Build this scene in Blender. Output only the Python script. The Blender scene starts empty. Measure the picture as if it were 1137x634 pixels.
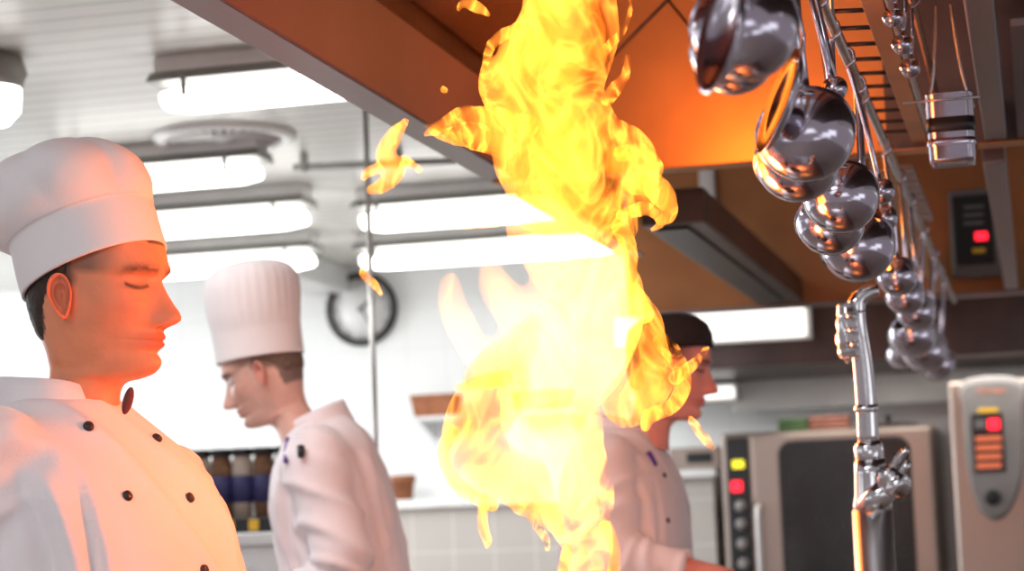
import bpy, bmesh, math, random
from mathutils import Vector, Matrix, noise
from mathutils.bvhtree import BVHTree
random.seed(7)
V = Vector
SC = bpy.context.scene
COL = SC.collection

# ------------------------------------------------------------------ camera
F = 2300.0                      # focal length in pixels of the 1137 wide frame
CZ = 1.36                       # camera height
_Y = V((587, -234, -F)).normalized()          # the room's +Y seen in (right, up, back)
_Z = V((-.038, 1, 0)); _Z.z = -(_Z.x*_Y.x + _Z.y*_Y.y)/_Y.z; _Z.normalize()
_X = _Y.cross(_Z).normalized()
CR = Matrix((_X, _Y, _Z))       # columns: camera right / up / back in the world
CAM = V((0, 0, CZ))
cd = bpy.data.cameras.new('camera'); cam = bpy.data.objects.new('camera', cd); COL.objects.link(cam)
cam.matrix_world = Matrix.Translation(CAM) @ CR.to_4x4()
cd.sensor_width = 36; cd.lens = F/1137*36; cd.clip_start = .05
cd.dof.use_dof = True; cd.dof.focus_distance = 2.75; cd.dof.aperture_fstop = 5.2
SC.camera = cam
def ray(px, py): return CR @ V((px-568.5, 317-py, -F))/F
def D(px, py, d): return CAM + ray(px, py)*d                   # at a depth along the view
def atY(px, py, Y): r = ray(px, py); return CAM + r*(Y/r.y)
def atZ(px, py, Z): r = ray(px, py); return CAM + r*((Z-CZ)/r.z)

# ------------------------------------------------------------------ light and exposure
SC.view_settings.view_transform = 'Standard'; SC.view_settings.look = 'None'
SC.view_settings.gamma = 1; SC.view_settings.exposure = 0.25
SC.view_settings.use_curve_mapping = False
w = bpy.data.worlds.new('ambient_surround'); SC.world = w; w.use_nodes = True
nt = w.node_tree; bg = nt.nodes['Background']
bg.inputs['Strength'].default_value = 1.0
_n, _l = nt.nodes, nt.links              # bright and dark patches added all round, to give the steel contrast
_tc = _n.new('ShaderNodeTexCoord'); _mp = _n.new('ShaderNodeMapping'); _mp.inputs['Scale'].default_value = (1, 1, 2.2); _mp.inputs['Rotation'].default_value = (.1, .2, .5)
_l.new(_tc.outputs['Generated'], _mp.inputs['Vector'])
_v = _n.new('ShaderNodeTexVoronoi'); _v.feature = 'F1'; _v.distance = 'CHEBYCHEV'; _v.inputs['Scale'].default_value = 1.5; _l.new(_mp.outputs['Vector'], _v.inputs['Vector'])
_cr = _n.new('ShaderNodeValToRGB'); _l.new(_v.outputs['Distance'], _cr.inputs['Fac'])
_e = _cr.color_ramp.elements; _e[0].position = .0; _e[0].color = (1.7, 1.75, 1.85, 1); _e[1].position = .34; _e[1].color = (.30, .27, .29, 1)
_e2 = _e.new(.20); _e2.color = (1.5, 1.55, 1.65, 1)
_l.new(_cr.outputs['Color'], bg.inputs['Color'])
try:
    SC.cycles.use_denoising = True; SC.cycles.sample_clamp_indirect = 4
    SC.cycles.volume_step_rate = 1.0; SC.cycles.volume_max_steps = 96
    SC.cycles.transparent_max_bounces = 32; SC.cycles.max_bounces = 6
except Exception: pass
def area(name, loc, size, energy, col=(1, 1, 1), rot=(0, 0, 0), size_y=None):
    l = bpy.data.lights.new(name, 'AREA'); l.energy = energy; l.color = col; l.size = size
    if size_y: l.shape = 'RECTANGLE'; l.size_y = size_y
    o = bpy.data.objects.new(name, l); COL.objects.link(o); o.location = loc; o.rotation_euler = rot; return o
def point(name, loc, energy, col, r):
    l = bpy.data.lights.new(name, 'POINT'); l.energy = energy; l.color = col; l.shadow_soft_size = r
    o = bpy.data.objects.new(name, l); COL.objects.link(o); o.location = loc; return o
# unseen fill lamps added to brighten the chefs, the left wall and the ovens
area('room_fill_light', (-1.2, .2, 2.7), 1.2, 22, (.96, .98, 1), (0, 0, 0), .5)
area('room_fill_light', (-3.4, 7.2, 2.45), 2.2, 70, (.97, 1, 1), (0, 0, 0), 2.2)
area('room_fill_light', (-2.2, 3.7, 2.55), 1.2, 15, (.98, .98, 1), (0, 0, 0), .6)  # added to brighten the middle chef from the camera side
area('left_wall_fill', (-6.8, 8.0, 1.6), 2.2, 85, (.95, .98, 1), (0, -math.pi/2, 0), 1.8)  # no window here: fill added to whiten the tiled wall
area('canopy_fill', (-.3, 8.75, 1.93), 1.6, 9, (1, .95, .88), (0, 0, 0), .4)  # fill added under the canopy for the shelf and ovens
FIRE = (1, .27, .03)
point('fire_light', D(600, 430, 2.64), 10.5, (1, .31, .14), .10)
point('fire_light', D(750, 95, 3.75), 8.5, FIRE, .09)
point('fire_light', D(640, 270, 2.60), 2, FIRE, .08)

# ------------------------------------------------------------------ materials
def mat(name, col=(.8, .8, .8), rough=.5, metal=0.0, noise_amt=0.0, nscale=8, bump=0.0, bscale=60, emis=None, estr=0, stretch=(1, 1, 1), vcol=False, sss=0, coat=0):
    m = bpy.data.materials.new(name); m.use_nodes = True
    n = m.node_tree.nodes; L = m.node_tree.links; b = n['Principled BSDF']
    b.inputs['Roughness'].default_value = rough; b.inputs['Metallic'].default_value = metal
    b.inputs['Base Color'].default_value = (*col, 1); b.inputs['Coat Weight'].default_value = coat
    tc = n.new('ShaderNodeTexCoord'); mp = n.new('ShaderNodeMapping'); mp.inputs['Scale'].default_value = stretch
    L.new(tc.outputs['Object'], mp.inputs['Vector'])
    src = None
    if vcol:
        a = n.new('ShaderNodeVertexColor'); a.layer_name = 'Col'; src = a.outputs['Color']
        L.new(src, b.inputs['Base Color'])
    if noise_amt:
        t = n.new('ShaderNodeTexNoise'); t.inputs['Scale'].default_value = nscale; t.inputs['Detail'].default_value = 5
        L.new(mp.outputs['Vector'], t.inputs['Vector'])
        mr = n.new('ShaderNodeMapRange'); mr.inputs[1].default_value = .3; mr.inputs[2].default_value = .7
        mr.inputs[3].default_value = 1-noise_amt; mr.inputs[4].default_value = 1+noise_amt*.4
        L.new(t.outputs['Fac'], mr.inputs[0])
        mx = n.new('ShaderNodeMix'); mx.data_type = 'RGBA'; mx.blend_type = 'MULTIPLY'; mx.inputs[0].default_value = 1
        if src: L.new(src, mx.inputs[6])
        else: mx.inputs[6].default_value = (*col, 1)
        L.new(mr.outputs[0], mx.inputs[7]); L.new(mx.outputs[2], b.inputs['Base Color'])
    if bump:
        t2 = n.new('ShaderNodeTexNoise'); t2.inputs['Scale'].default_value = bscale; t2.inputs['Detail'].default_value = 4
        L.new(mp.outputs['Vector'], t2.inputs['Vector'])
        bp = n.new('ShaderNodeBump'); bp.inputs['Strength'].default_value = bump; bp.inputs['Distance'].default_value = .01
        L.new(t2.outputs['Fac'], bp.inputs['Height']); L.new(bp.outputs['Normal'], b.inputs['Normal'])
    if emis:
        b.inputs['Emission Color'].default_value = (*emis, 1); b.inputs['Emission Strength'].default_value = estr
    if sss:
        b.inputs['Subsurface Weight'].default_value = sss; b.inputs['Subsurface Radius'].default_value = (.01, .004, .002)
    return m
M = {}
M['steel'] = mat('brushed_steel', (.56, .54, .53), .30, 1, .15, 30, .05, 120, stretch=(1, 1, .06))
M['lip'] = mat('dull_hood_steel', (.13, .085, .095), .6, 0, .2, 3, .06, 40)
M['lip'].node_tree.nodes['Principled BSDF'].inputs['Specular IOR Level'].default_value = .15
M['firelit_dark'] = mat('dark_firelight_tinted_steel', (.40, .17, .07), .42, .75, .35, 2.2, .12, 6)  # amber firelight put into the steel's base colour
M['steel_hood'] = mat('hood_steel', (.26, .23, .24), .34, .8, .2, 3, .06, 40, stretch=(1, .2, 1))
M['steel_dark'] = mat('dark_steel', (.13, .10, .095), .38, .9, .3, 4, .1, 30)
M['steel_satin'] = mat('satin_steel', (.38, .31, .27), .34, .85, .12, 5, .05, 60, stretch=(1, 1, .2))
M['mirror'] = mat('polished_steel', (.52, .48, .55), .13, 1, .08, 12, .02, 14)
M['chrome'] = mat('chrome', (.66, .64, .64), .13, 1, .06, 20, .02, 40)
M['firelit_steel'] = mat('firelight_tinted_steel', (.66, .32, .12), .42, .75, .35, 2.2, .12, 6)  # the orange of the firelight is put into this steel
M['black'] = mat('black_enamel', (.012, .012, .014), .35, 0, .2, 20)
M['black_glass'] = mat('smoked_oven_glass', (.02, .019, .018), .12, 0, .3, 6, coat=.3)
M['rubber'] = mat('grey_plastic', (.16, .15, .15), .45, 0, .15, 20)
M['grey_plastic'] = mat('light_grey_plastic', (.22, .205, .20), .42, 0, .12, 10)
M['yellow'] = mat('yellow_plastic', (.85, .5, .03), .45, 0, .1, 20)
M['white'] = mat('white_enamel', (.82, .83, .83), .35, 0, .08, 6)
M['white_lamp_housing'] = mat('lamp_housing', (.72, .72, .70), .5, 0, .1, 8)
M['grey_edge'] = mat('grey_reflector', (.30, .30, .28), .5, .3, .15, 6)
M['cloth'] = mat('white_cotton', (.84, .79, .79), .85, 0, .05, 6, .12, 220)
M['cloth_pink'] = mat('washed_cotton', (.87, .80, .81), .85, 0, .06, 6, .12, 220)
M['hat_cloth'] = mat('hat_cotton', (.86, .82, .81), .9, 0, .04, 8, .08, 260)
M['skin'] = mat('skin', (.8, .5, .38), .5, 0, .10, 34, .05, 180, vcol=True, sss=.12)
M['skin_dim'] = M['skin']
M['tap_steel'] = mat('brushed_tap_steel', (.74, .72, .71), .34, 1, .1, 30, .05, 120, stretch=(1, 1, .06))
M['hair'] = mat('dark_hair', (.045, .028, .02), .65, 0, .4, 90, .4, 240)
M['hair_brown'] = mat('cropped_brown_hair', (.19, .12, .085), .75, 0, .4, 110, .4, 260)
M['black_cloth'] = mat('black_cotton', (.02, .014, .015), .85, 0, .2, 30, .2, 200)
M['trousers'] = mat('checked_trousers', (.07, .07, .08), .85, 0, .3, 40)
M['button'] = mat('dark_button', (.035, .016, .016), .4, 0, .2, 60)
M['red_cloth'] = mat('maroon_cotton', (.16, .04, .035), .8, 0, .3, 40)
M['purple'] = mat('violet_plastic', (.10, .04, .30), .4, 0, .1, 40)
M['wood'] = mat('brown_planter_clay', (.36, .13, .055), .7, 0, .3, 14, .2, 30)
M['lamp'] = mat('lamp_tube', (1, 1, 1), .4, 0, .03, 4, emis=(1, .99, .96), estr=5.0)
M['warm_glow'] = mat('lamp_and_reflection_glow', (1, 1, 1), .4, 0, .03, 4, emis=(1, .97, .9), estr=1.25)  # also used for the glowing reflection block by the wall shelf
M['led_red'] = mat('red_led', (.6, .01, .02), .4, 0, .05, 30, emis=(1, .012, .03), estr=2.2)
M['led_yellow'] = mat('yellow_led', (.7, .6, .02), .4, 0, .05, 30, emis=(1, .85, .03), estr=1.0)
M['button_orange'] = mat('lit_orange_key', (.5, .12, .06), .4, 0, .1, 30, emis=(1, .22, .08), estr=.35)
M['spice'] = mat('spice', (.22, .11, .055), .8, 0, .5, 60, .3, 200)
M['navy'] = mat('navy_paper', (.03, .028, .12), .6, 0, .2, 20)
M['veg'] = mat('green_cloth', (.12, .22, .09), .8, 0, .4, 20)
M['pinkish'] = mat('rose_cloth', (.50, .22, .16), .8, 0, .3, 20)
M['glass'] = mat('jar_plastic', (.45, .36, .30), .2, 0, .1, 30, coat=.4)

def grid_mat(name, col, line, axes, sx, sy, thick, rough=.35, bump=.3):
    """tiles / boards: lines at regular spacing along object axes"""
    m = bpy.data.materials.new(name); m.use_nodes = True
    n = m.node_tree.nodes; L = m.node_tree.links; b = n['Principled BSDF']; b.inputs['Roughness'].default_value = rough
    tc = n.new('ShaderNodeTexCoord'); sp = n.new('ShaderNodeSeparateXYZ'); L.new(tc.outputs['Object'], sp.inputs[0])
    outs = []
    for ax, s in zip(axes, (sx, sy)):
        d = n.new('ShaderNodeMath'); d.operation = 'DIVIDE'; d.inputs[1].default_value = s; L.new(sp.outputs[ax], d.inputs[0])
        f = n.new('ShaderNodeMath'); f.operation = 'FRACT'; L.new(d.outputs[0], f.inputs[0])
        g = n.new('ShaderNodeMath'); g.operation = 'LESS_THAN'; g.inputs[1].default_value = thick/s; L.new(f.outputs[0], g.inputs[0]); outs.append(g)
    fac = outs[0].outputs[0]
    if len(outs) > 1:
        mm = n.new('ShaderNodeMath'); mm.operation = 'MAXIMUM'; L.new(outs[0].outputs[0], mm.inputs[0]); L.new(outs[1].outputs[0], mm.inputs[1]); fac = mm.outputs[0]
    t = n.new('ShaderNodeTexNoise'); t.inputs['Scale'].default_value = 1.3; L.new(tc.outputs['Object'], t.inputs['Vector'])
    mr = n.new('ShaderNodeMapRange'); mr.inputs[3].default_value = .9; mr.inputs[4].default_value = 1.06; L.new(t.outputs['Fac'], mr.inputs[0])
    mc = n.new('ShaderNodeMix'); mc.data_type = 'RGBA'; mc.blend_type = 'MULTIPLY'; mc.inputs[0].default_value = 1
    mc.inputs[6].default_value = (*col, 1); L.new(mr.outputs[0], mc.inputs[7])
    mx = n.new('ShaderNodeMix'); mx.data_type = 'RGBA'; L.new(fac, mx.inputs[0]); L.new(mc.outputs[2], mx.inputs[6]); mx.inputs[7].default_value = (*line, 1)
    L.new(mx.outputs[2], b.inputs['Base Color'])
    bp = n.new('ShaderNodeBump'); bp.invert = True; bp.inputs['Strength'].default_value = bump; bp.inputs['Distance'].default_value = .003
    L.new(fac, bp.inputs['Height']); L.new(bp.outputs['Normal'], b.inputs['Normal'])
    return m
M['tile'] = grid_mat('white_wall_tile', (.88, .91, .91), (.80, .83, .83), ('X', 'Z'), .20, .20, .006, .25)
M['boards'] = grid_mat('white_ceiling_boards', (.74, .74, .71), (.40, .40, .37), ('Y',), .11, .11, .014, .35)
M['floor'] = grid_mat('floor_tile', (.32, .27, .24), (.15, .13, .12), ('X', 'Y'), .3, .3, .006, .4)

def flame_mat(name, vol, surf, scale=7.0, cut=.45, soot=0):
    m = bpy.data.materials.new(name); m.use_nodes = True
    n = m.node_tree.nodes; L = m.node_tree.links; n.remove(n['Principled BSDF']); out = n['Material Output']
    tc = n.new('ShaderNodeTexCoord'); mp = n.new('ShaderNodeMapping'); mp.inputs['Scale'].default_value = (1, .4, .6); mp.inputs['Rotation'].default_value = (.1, -.3, 0)
    L.new(tc.outputs['Object'], mp.inputs['Vector'])
    t = n.new('ShaderNodeTexNoise'); t.inputs['Scale'].default_value = scale; t.inputs['Detail'].default_value = 3.5; t.inputs['Distortion'].default_value = 1.3; t.inputs['Roughness'].default_value = .5
    L.new(mp.outputs['Vector'], t.inputs['Vector'])
    def math_(op, a, bval=None):
        k = n.new('ShaderNodeMath'); k.operation = op; L.new(a, k.inputs[0])
        if bval is not None: k.inputs[1].default_value = bval
        return k.outputs[0]
    a = math_('SUBTRACT', t.outputs['Fac'], .5); a = math_('ABSOLUTE', a); a = math_('MULTIPLY', a, 9.0)
    inv = n.new('ShaderNodeMath'); inv.operation = 'SUBTRACT'; inv.use_clamp = True; inv.inputs[0].default_value = 1; L.new(a, inv.inputs[1])
    ridge = math_('POWER', inv.outputs[0], 2.0)
    t2 = n.new('ShaderNodeTexNoise'); t2.inputs['Scale'].default_value = scale*.45; t2.inputs['Detail'].default_value = 2; L.new(mp.outputs['Vector'], t2.inputs['Vector'])
    lump = n.new('ShaderNodeMapRange'); lump.inputs[1].default_value = cut; lump.inputs[2].default_value = cut+.18; lump.inputs[3].default_value = .0; lump.inputs[4].default_value = 1
    L.new(t2.outputs['Fac'], lump.inputs[0])
    sm = n.new('ShaderNodeMath'); sm.operation = 'ADD'; L.new(ridge, sm.inputs[0]); L.new(lump.outputs[0], sm.inputs[1])
    sv = n.new('ShaderNodeMath'); sv.operation = 'MULTIPLY_ADD'; L.new(sm.outputs[0], sv.inputs[0]); sv.inputs[1].default_value = vol; sv.inputs[2].default_value = vol*.02
    ev = n.new('ShaderNodeEmission'); ev.inputs['Color'].default_value = (1, .33, .045, 1); L.new(sv.outputs[0], ev.inputs['Strength'])
    if soot:     # hot soot: it takes the blue and some green out of what shines through
        ab = n.new('ShaderNodeVolumeAbsorption'); ab.inputs['Color'].default_value = (1, .52, .06, 1)
        am = n.new('ShaderNodeMath'); am.operation = 'MULTIPLY_ADD'; L.new(t2.outputs['Fac'], am.inputs[0]); am.inputs[1].default_value = soot*1.2; am.inputs[2].default_value = soot*.4
        L.new(am.outputs[0], ab.inputs['Density']); av = n.new('ShaderNodeAddShader')
        L.new(ev.outputs[0], av.inputs[0]); L.new(ab.outputs[0], av.inputs[1]); L.new(av.outputs[0], out.inputs['Volume'])
    else: L.new(ev.outputs[0], out.inputs['Volume'])
    ss = n.new('ShaderNodeMath'); ss.operation = 'MULTIPLY'; L.new(ridge, ss.inputs[0]); ss.inputs[1].default_value = surf
    es = n.new('ShaderNodeEmission'); es.inputs['Color'].default_value = (1, .30, .03, 1); L.new(ss.outputs[0], es.inputs['Strength'])
    tr = n.new('ShaderNodeBsdfTransparent'); ad = n.new('ShaderNodeAddShader'); L.new(tr.outputs[0], ad.inputs[0]); L.new(es.outputs[0], ad.inputs[1])
    L.new(ad.outputs[0], out.inputs['Surface'])
    return m

# ------------------------------------------------------------------ object helpers
def thing(name, label, cat, loc=(0, 0, 0), group=None):
    o = bpy.data.objects.new(name, None); COL.objects.link(o); o.location = loc; o.empty_display_size = .1
    o['label'] = label; o['category'] = cat
    if group: o['group'] = group
    return o
def tag(o, label, cat, group=None, kind=None):
    o['label'] = label; o['category'] = cat
    if group: o['group'] = group
    if kind: o['kind'] = kind
    return o
def wloc(p):
    l = V((0, 0, 0))
    while p is not None: l = l + p.location; p = p.parent
    return l
def obj(name, bm, m, parent=None, smooth=True, bevel=0, sub=0, label=None, origin=None):
    """world-space bmesh -> one mesh object (its origin at its parent's, or at origin)"""
    bmesh.ops.recalc_face_normals(bm, faces=bm.faces)
    off = wloc(parent) if parent is not None else (V(origin) if origin is not None else V((0, 0, 0)))
    bmesh.ops.translate(bm, verts=bm.verts, vec=-off)
    me = bpy.data.meshes.new(name); bm.to_mesh(me); bm.free()
    for p in me.polygons: p.use_smooth = smooth
    me.materials.append(m if not isinstance(m, str) else M[m])
    o = bpy.data.objects.new(name, me); COL.objects.link(o)
    if parent is not None: o.parent = parent
    else: o.location = off
    if bevel:
        b = o.modifiers.new('bevel', 'BEVEL'); b.width = bevel; b.segments = 3; b.limit_method = 'ANGLE'
        b.harden_normals = False
    if sub: s = o.modifiers.new('sub', 'SUBSURF'); s.levels = sub; s.render_levels = sub
    if label: o['label'] = label
    return o
def struct(name, bm, m, **k):
    o = obj(name, bm, m, smooth=False, **k); o['kind'] = 'structure'; return o
def BM(): return bmesh.new()
def box(bm, lo, hi, mtx=None):
    vs = [V((x, y, z)) for x in (lo[0], hi[0]) for y in (lo[1], hi[1]) for z in (lo[2], hi[2])]
    if mtx: vs = [mtx @ v for v in vs]
    v = [bm.verts.new(p) for p in vs]
    for f in ((0, 1, 3, 2), (4, 6, 7, 5), (0, 4, 5, 1), (2, 3, 7, 6), (0, 2, 6, 4), (1, 5, 7, 3)): bm.faces.new([v[i] for i in f])
    return bm
def prism(bm, pts, d):
    """closed prism: polygon pts (world) extruded by vector d"""
    d = V(d); a = [bm.verts.new(V(p)) for p in pts]; b = [bm.verts.new(V(p)+d) for p in pts]; n = len(a)
    bm.faces.new(a); bm.faces.new(b[::-1])
    for i in range(n): bm.faces.new((a[i], b[i], b[(i+1) % n], a[(i+1) % n]))
    return bm
def loft(bm, rows, cap=True):
    R = [[bm.verts.new(p) for p in r] for r in rows]; n = len(R[0])
    for a, b in zip(R, R[1:]):
        for i in range(n): bm.faces.new((a[i], a[(i+1) % n], b[(i+1) % n], b[i]))
    if cap:
        for r in (R[0], R[-1]):
            c = bm.verts.new(sum((v.co for v in r), V())/n)
            for i in range(n): bm.faces.new((r[i], r[(i+1) % n], c))
    return bm
def frame_of(d):
    d = d.normalized(); a = V((0, 0, 1)) if abs(d.z) < .9 else V((1, 0, 0)); x = a.cross(d).normalized(); return x, d.cross(x)
def smoothpath(pts, rad, k=6):
    P, R = [], []
    n = len(pts)
    for i in range(n-1):
        p0, p1, p2, p3 = pts[max(i-1, 0)], pts[i], pts[i+1], pts[min(i+2, n-1)]
        for j in range(k):
            t = j/k
            P.append(.5*((2*p1)+(p2-p0)*t+(2*p0-5*p1+4*p2-p3)*t*t+(3*p1-p0-3*p2+p3)*t**3)); R.append(rad[i]*(1-t)+rad[i+1]*t)
    P.append(pts[-1]); R.append(rad[-1]); return P, R
def tube(bm, pts, rad, n=14, k=0, squash=1.0):
    pts = [V(p) for p in pts]
    if not hasattr(rad, '__len__'): rad = [rad]*len(pts)
    if k: pts, rad = smoothpath(pts, rad, k)
    x, y = frame_of(pts[1]-pts[0]); rows = []
    for i, p in enumerate(pts):
        d = (pts[min(i+1, len(pts)-1)]-pts[max(i-1, 0)]).normalized()
        x = (x-d*x.dot(d)).normalized(); y = d.cross(x)
        rows.append([p+(x*math.cos(2*math.pi*j/n)+y*math.sin(2*math.pi*j/n)*squash)*rad[i] for j in range(n)])
    return loft(bm, rows)
def lathe(bm, prof, origin, axis=(0, 0, 1), n=32):
    """prof: (radius, height) along axis; closed when first and last have tiny radius"""
    axis = V(axis).normalized(); x, y = frame_of(axis); o = V(origin)
    rows = [[o+axis*h+(x*math.cos(2*math.pi*j/n)+y*math.sin(2*math.pi*j/n))*max(r, 1e-4) for j in range(n)] for r, h in prof]
    closed = abs(prof[0][0]-prof[-1][0]) < 1e-6 and abs(prof[0][1]-prof[-1][1]) < 1e-6
    loft(bm, rows, not closed)
    if closed: bmesh.ops.remove_doubles(bm, verts=bm.verts, dist=1e-6)
    return bm
def ellip(bm, c, r, mtx=None, seg=24, rings=14):
    rows = []
    for i in range(1, rings):
        a = math.pi*i/rings
        rows.append([V((r[0]*math.sin(a)*math.cos(2*math.pi*j/seg), r[1]*math.sin(a)*math.sin(2*math.pi*j/seg), r[2]*math.cos(a))) for j in range(seg)])
    rows = [[(mtx @ p if mtx else p)+V(c) for p in q] for q in rows]
    return loft(bm, rows)
def bake(o):
    """apply modifiers to the object's mesh"""
    dg = bpy.context.evaluated_depsgraph_get(); me = bpy.data.meshes.new_from_object(o.evaluated_get(dg))
    old = o.data; o.modifiers.clear(); o.data = me; bpy.data.meshes.remove(old); return o
def remesh(o, voxel, smooth=4):
    m = o.modifiers.new('r', 'REMESH'); m.mode = 'VOXEL'; m.voxel_size = voxel; m.use_smooth_shade = True
    s = o.modifiers.new('s', 'SMOOTH'); s.iterations = smooth; s.factor = .5
    bpy.context.view_layer.update(); bake(o)
    for p in o.data.polygons: p.use_smooth = True
    return o

# ------------------------------------------------------------------ the room
CEIL, WALL = 2.63, 9.8
struct('floor', box(BM(), (-7.5, -1.5, -.1), (4.5, WALL+.2, 0)), 'floor')
struct('ceiling', box(BM(), (-7.5, 2.2, CEIL), (4.5, WALL+.2, CEIL+.1)), 'boards')
struct('wall_back', box(BM(), (-7.5, WALL, 0), (4.5, WALL+.2, CEIL)), 'tile')
# thin service pipe and white air duct below the ceiling by the back wall
def ceil_tube(px0, px1, py, drop, L_label, hgt=.07, wid=.16, end_l=True):
    a = atZ(px0, py, CEIL-drop); b = atZ(px1, py-.045*(px1-px0), CEIL-drop)
    ym = (a.y+b.y)/2; x0, x1 = a.x, b.x
    t = thing('ceiling_lamp', L_label, 'ceiling lamp', ((x0+x1)/2, ym, CEIL), 'strip lamps on the boarded ceiling')
    # housing, dark reflector edge, tube diffuser, end caps
    obj('housing', box(BM(), (x0-.02, ym-wid*.35, CEIL-.045), (x1+.02, ym+wid*.35, CEIL-.001)), 'white_lamp_housing', t, False, .006)
    obj('reflector', prism(BM(), [(x0-.03, ym+wid*.55, CEIL-.075), (x0-.03, ym+wid*.35, CEIL-.046), (x0-.03, ym-wid*.35, CEIL-.046), (x0-.03, ym-wid*.55, CEIL-.075)], (x1-x0+.06, 0, 0)), 'grey_edge', t, False, .003)
    bm = BM(); n = 20; rows = []
    for s in range(13):
        u = s/12; x = x0+(x1-x0)*u; e = 1 if 0 < s < 12 else .72
        rows.append([V((x, ym+wid*.5*e*math.cos(2*math.pi*j/n), CEIL-.077-hgt*.55+hgt*.5*e*math.sin(2*math.pi*j/n))) for j in range(n)])
    obj('diffuser', loft(bm, rows), 'lamp', t)
    for x in (x0+.08, x1-.08):
        obj('clip', box(BM(), (x-.008, ym-wid*.53, CEIL-.12), (x+.008, ym-wid*.50, CEIL-.06)), 'grey_edge', t, False)
    return t
ceil_tube(172, 520, 100, .10, 'long white strip lamp nearest the hood corner, above the round vent')
ceil_tube(60, 294, 200, .10, 'strip lamp just behind the tallest chef hat')
ceil_tube(60, 346, 252, .10, 'strip lamp left of the white duct, behind the round vent', .08, .2)
ceil_tube(398, 640, 238, .10, 'strip lamp right of the white duct, behind the flames', .08, .2)
ceil_tube(120, 352, 294, .09, 'lowest looking strip lamp by the back wall, left of the clock', .08, .2)
ceil_tube(396, 690, 280, .09, 'strip lamp by the back wall, above the clock and flames', .08, .2)
# bulkhead lamp cut by the frame's left edge
p = atZ(-12, 62, CEIL)
t = thing('bulkhead_lamp', 'round bulkhead lamp with dark rim at the left edge of ceiling', 'ceiling lamp', p)
obj('rim', lathe(BM(), [(.001, 0), (.085, -.002), (.10, -.05), (.085, -.09), (.001, -.088)], p), 'grey_edge', t)
obj('diffuser', lathe(BM(), [(.001, -.089), (.082, -.091), (.08, -.15), (.05, -.185), (.001, -.195)], p), 'lamp', t)
# round ceiling vent
p = atZ(249, 150, CEIL)
t = thing('ceiling_vent', 'round white ceiling vent with radial vanes', 'vent', p)
obj('rim', lathe(BM(), [(.185, -.001), (.235, -.001), (.236, -.010), (.215, -.022), (.192, -.020), (.185, -.001)], p, n=48), 'white', t)
obj('backing', lathe(BM(), [(.001, -.001), (.18, -.001), (.178, -.01), (.001, -.011)], p, n=40), 'rubber', t)
for i in range(28):
    a = 2*math.pi*i/28; R = Matrix.Rotation(a, 4, 'Z')
    obj('vane', box(BM(), (.03, -.003, -.017), (.186, .003, -.012), Matrix.Translation(p) @ R @ Matrix.Rotation(.3, 4, 'X')), 'white', t, False)
obj('hub', lathe(BM(), [(.001, -.012), (.035, -.012), (.03, -.024), (.001, -.025)], p), 'white', t)
# white duct with pipe near the back wall
a = atY(302, 290, 9.3); b = atY(352, 290, 9.3)
t = thing('air_duct', 'boxy white duct dropping from the ceiling between strip lamps', 'duct', ((a.x+b.x)/2, 9.3, CEIL))
obj('duct_body', box(BM(), (a.x, 8.9, CEIL-.13), (b.x, 9.79, CEIL-.001)), 'white', t, False, .01)
obj('flange', box(BM(), (a.x-.03, 8.86, CEIL-.15), (b.x+.03, 8.90, CEIL-.001)), 'white', t, False, .006)
a = atZ(326, 186, CEIL-.05); b = atZ(560, 176, CEIL-.05)
t = thing('ceiling_pipe', 'thin grey pipe running below ceiling boards behind the pole', 'pipe', a)
obj('pipe_run', tube(BM(), [a, b], .012), 'grey_edge', t)
for u in (.05, .5, .95):
    q = a.lerp(b, u); obj('bracket', box(BM(), (q.x-.01, q.y-.016, q.z-.016), (q.x+.01, q.y+.016, CEIL)), 'grey_edge', t, False)
# slim floor to ceiling pole
top = D(405, 98, 6.0); x, y = top.x, top.y
t = thing('support_pole', 'thin upright metal pole in front of the wall clock', 'pole', (x, y, 0))
obj('pole_shaft', tube(BM(), [(x, y, .02), (x, y, CEIL-.01)], .0085), 'steel', t)
obj('ceiling_plate', lathe(BM(), [(.001, CEIL-.012), (.03, CEIL-.012), (.03, CEIL), (.001, CEIL)], (x, y, 0)), 'steel', t)
obj('foot_plate', lathe(BM(), [(.001, 0), (.04, 0), (.04, .02), (.001, .022)], (x, y, 0)), 'steel', t)
# clock
c = atY(401, 343, WALL-.03); rr = .182
t = thing('wall_clock', 'round clock with black rim and white face on the tiled wall', 'clock', c)
obj('clock_rim', lathe(BM(), [(rr-.028, .03), (rr, .03), (rr+.004, 0), (rr-.006, -.02), (rr-.022, -.02), (rr-.028, .0), (rr-.028, .03)], c, (0, 1, 0), 56), 'black', t)
obj('clock_face', lathe(BM(), [(.001, .02), (rr-.02, .02), (rr-.02, .0), (.001, -.001)], c, (0, 1, 0), 48), 'white', t)
for k in range(12):
    a = math.pi*k/6; Mx = Matrix.Translation(c) @ Matrix.Rotation(a, 4, 'Y')
    obj('hour_mark', box(BM(), (-.004, -.006, rr-.05), (.004, -.001, rr-.032), Mx), 'grey_plastic', t, False)
for a, l, ww in ((.9, .085, .006), (2.6, .12, .004)):
    obj('clock_hand', box(BM(), (-ww, -.010, -.02), (ww, -.006, l), Matrix.Translation(c) @ Matrix.Rotation(a, 4, 'Y')), 'rubber', t, False)

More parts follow.
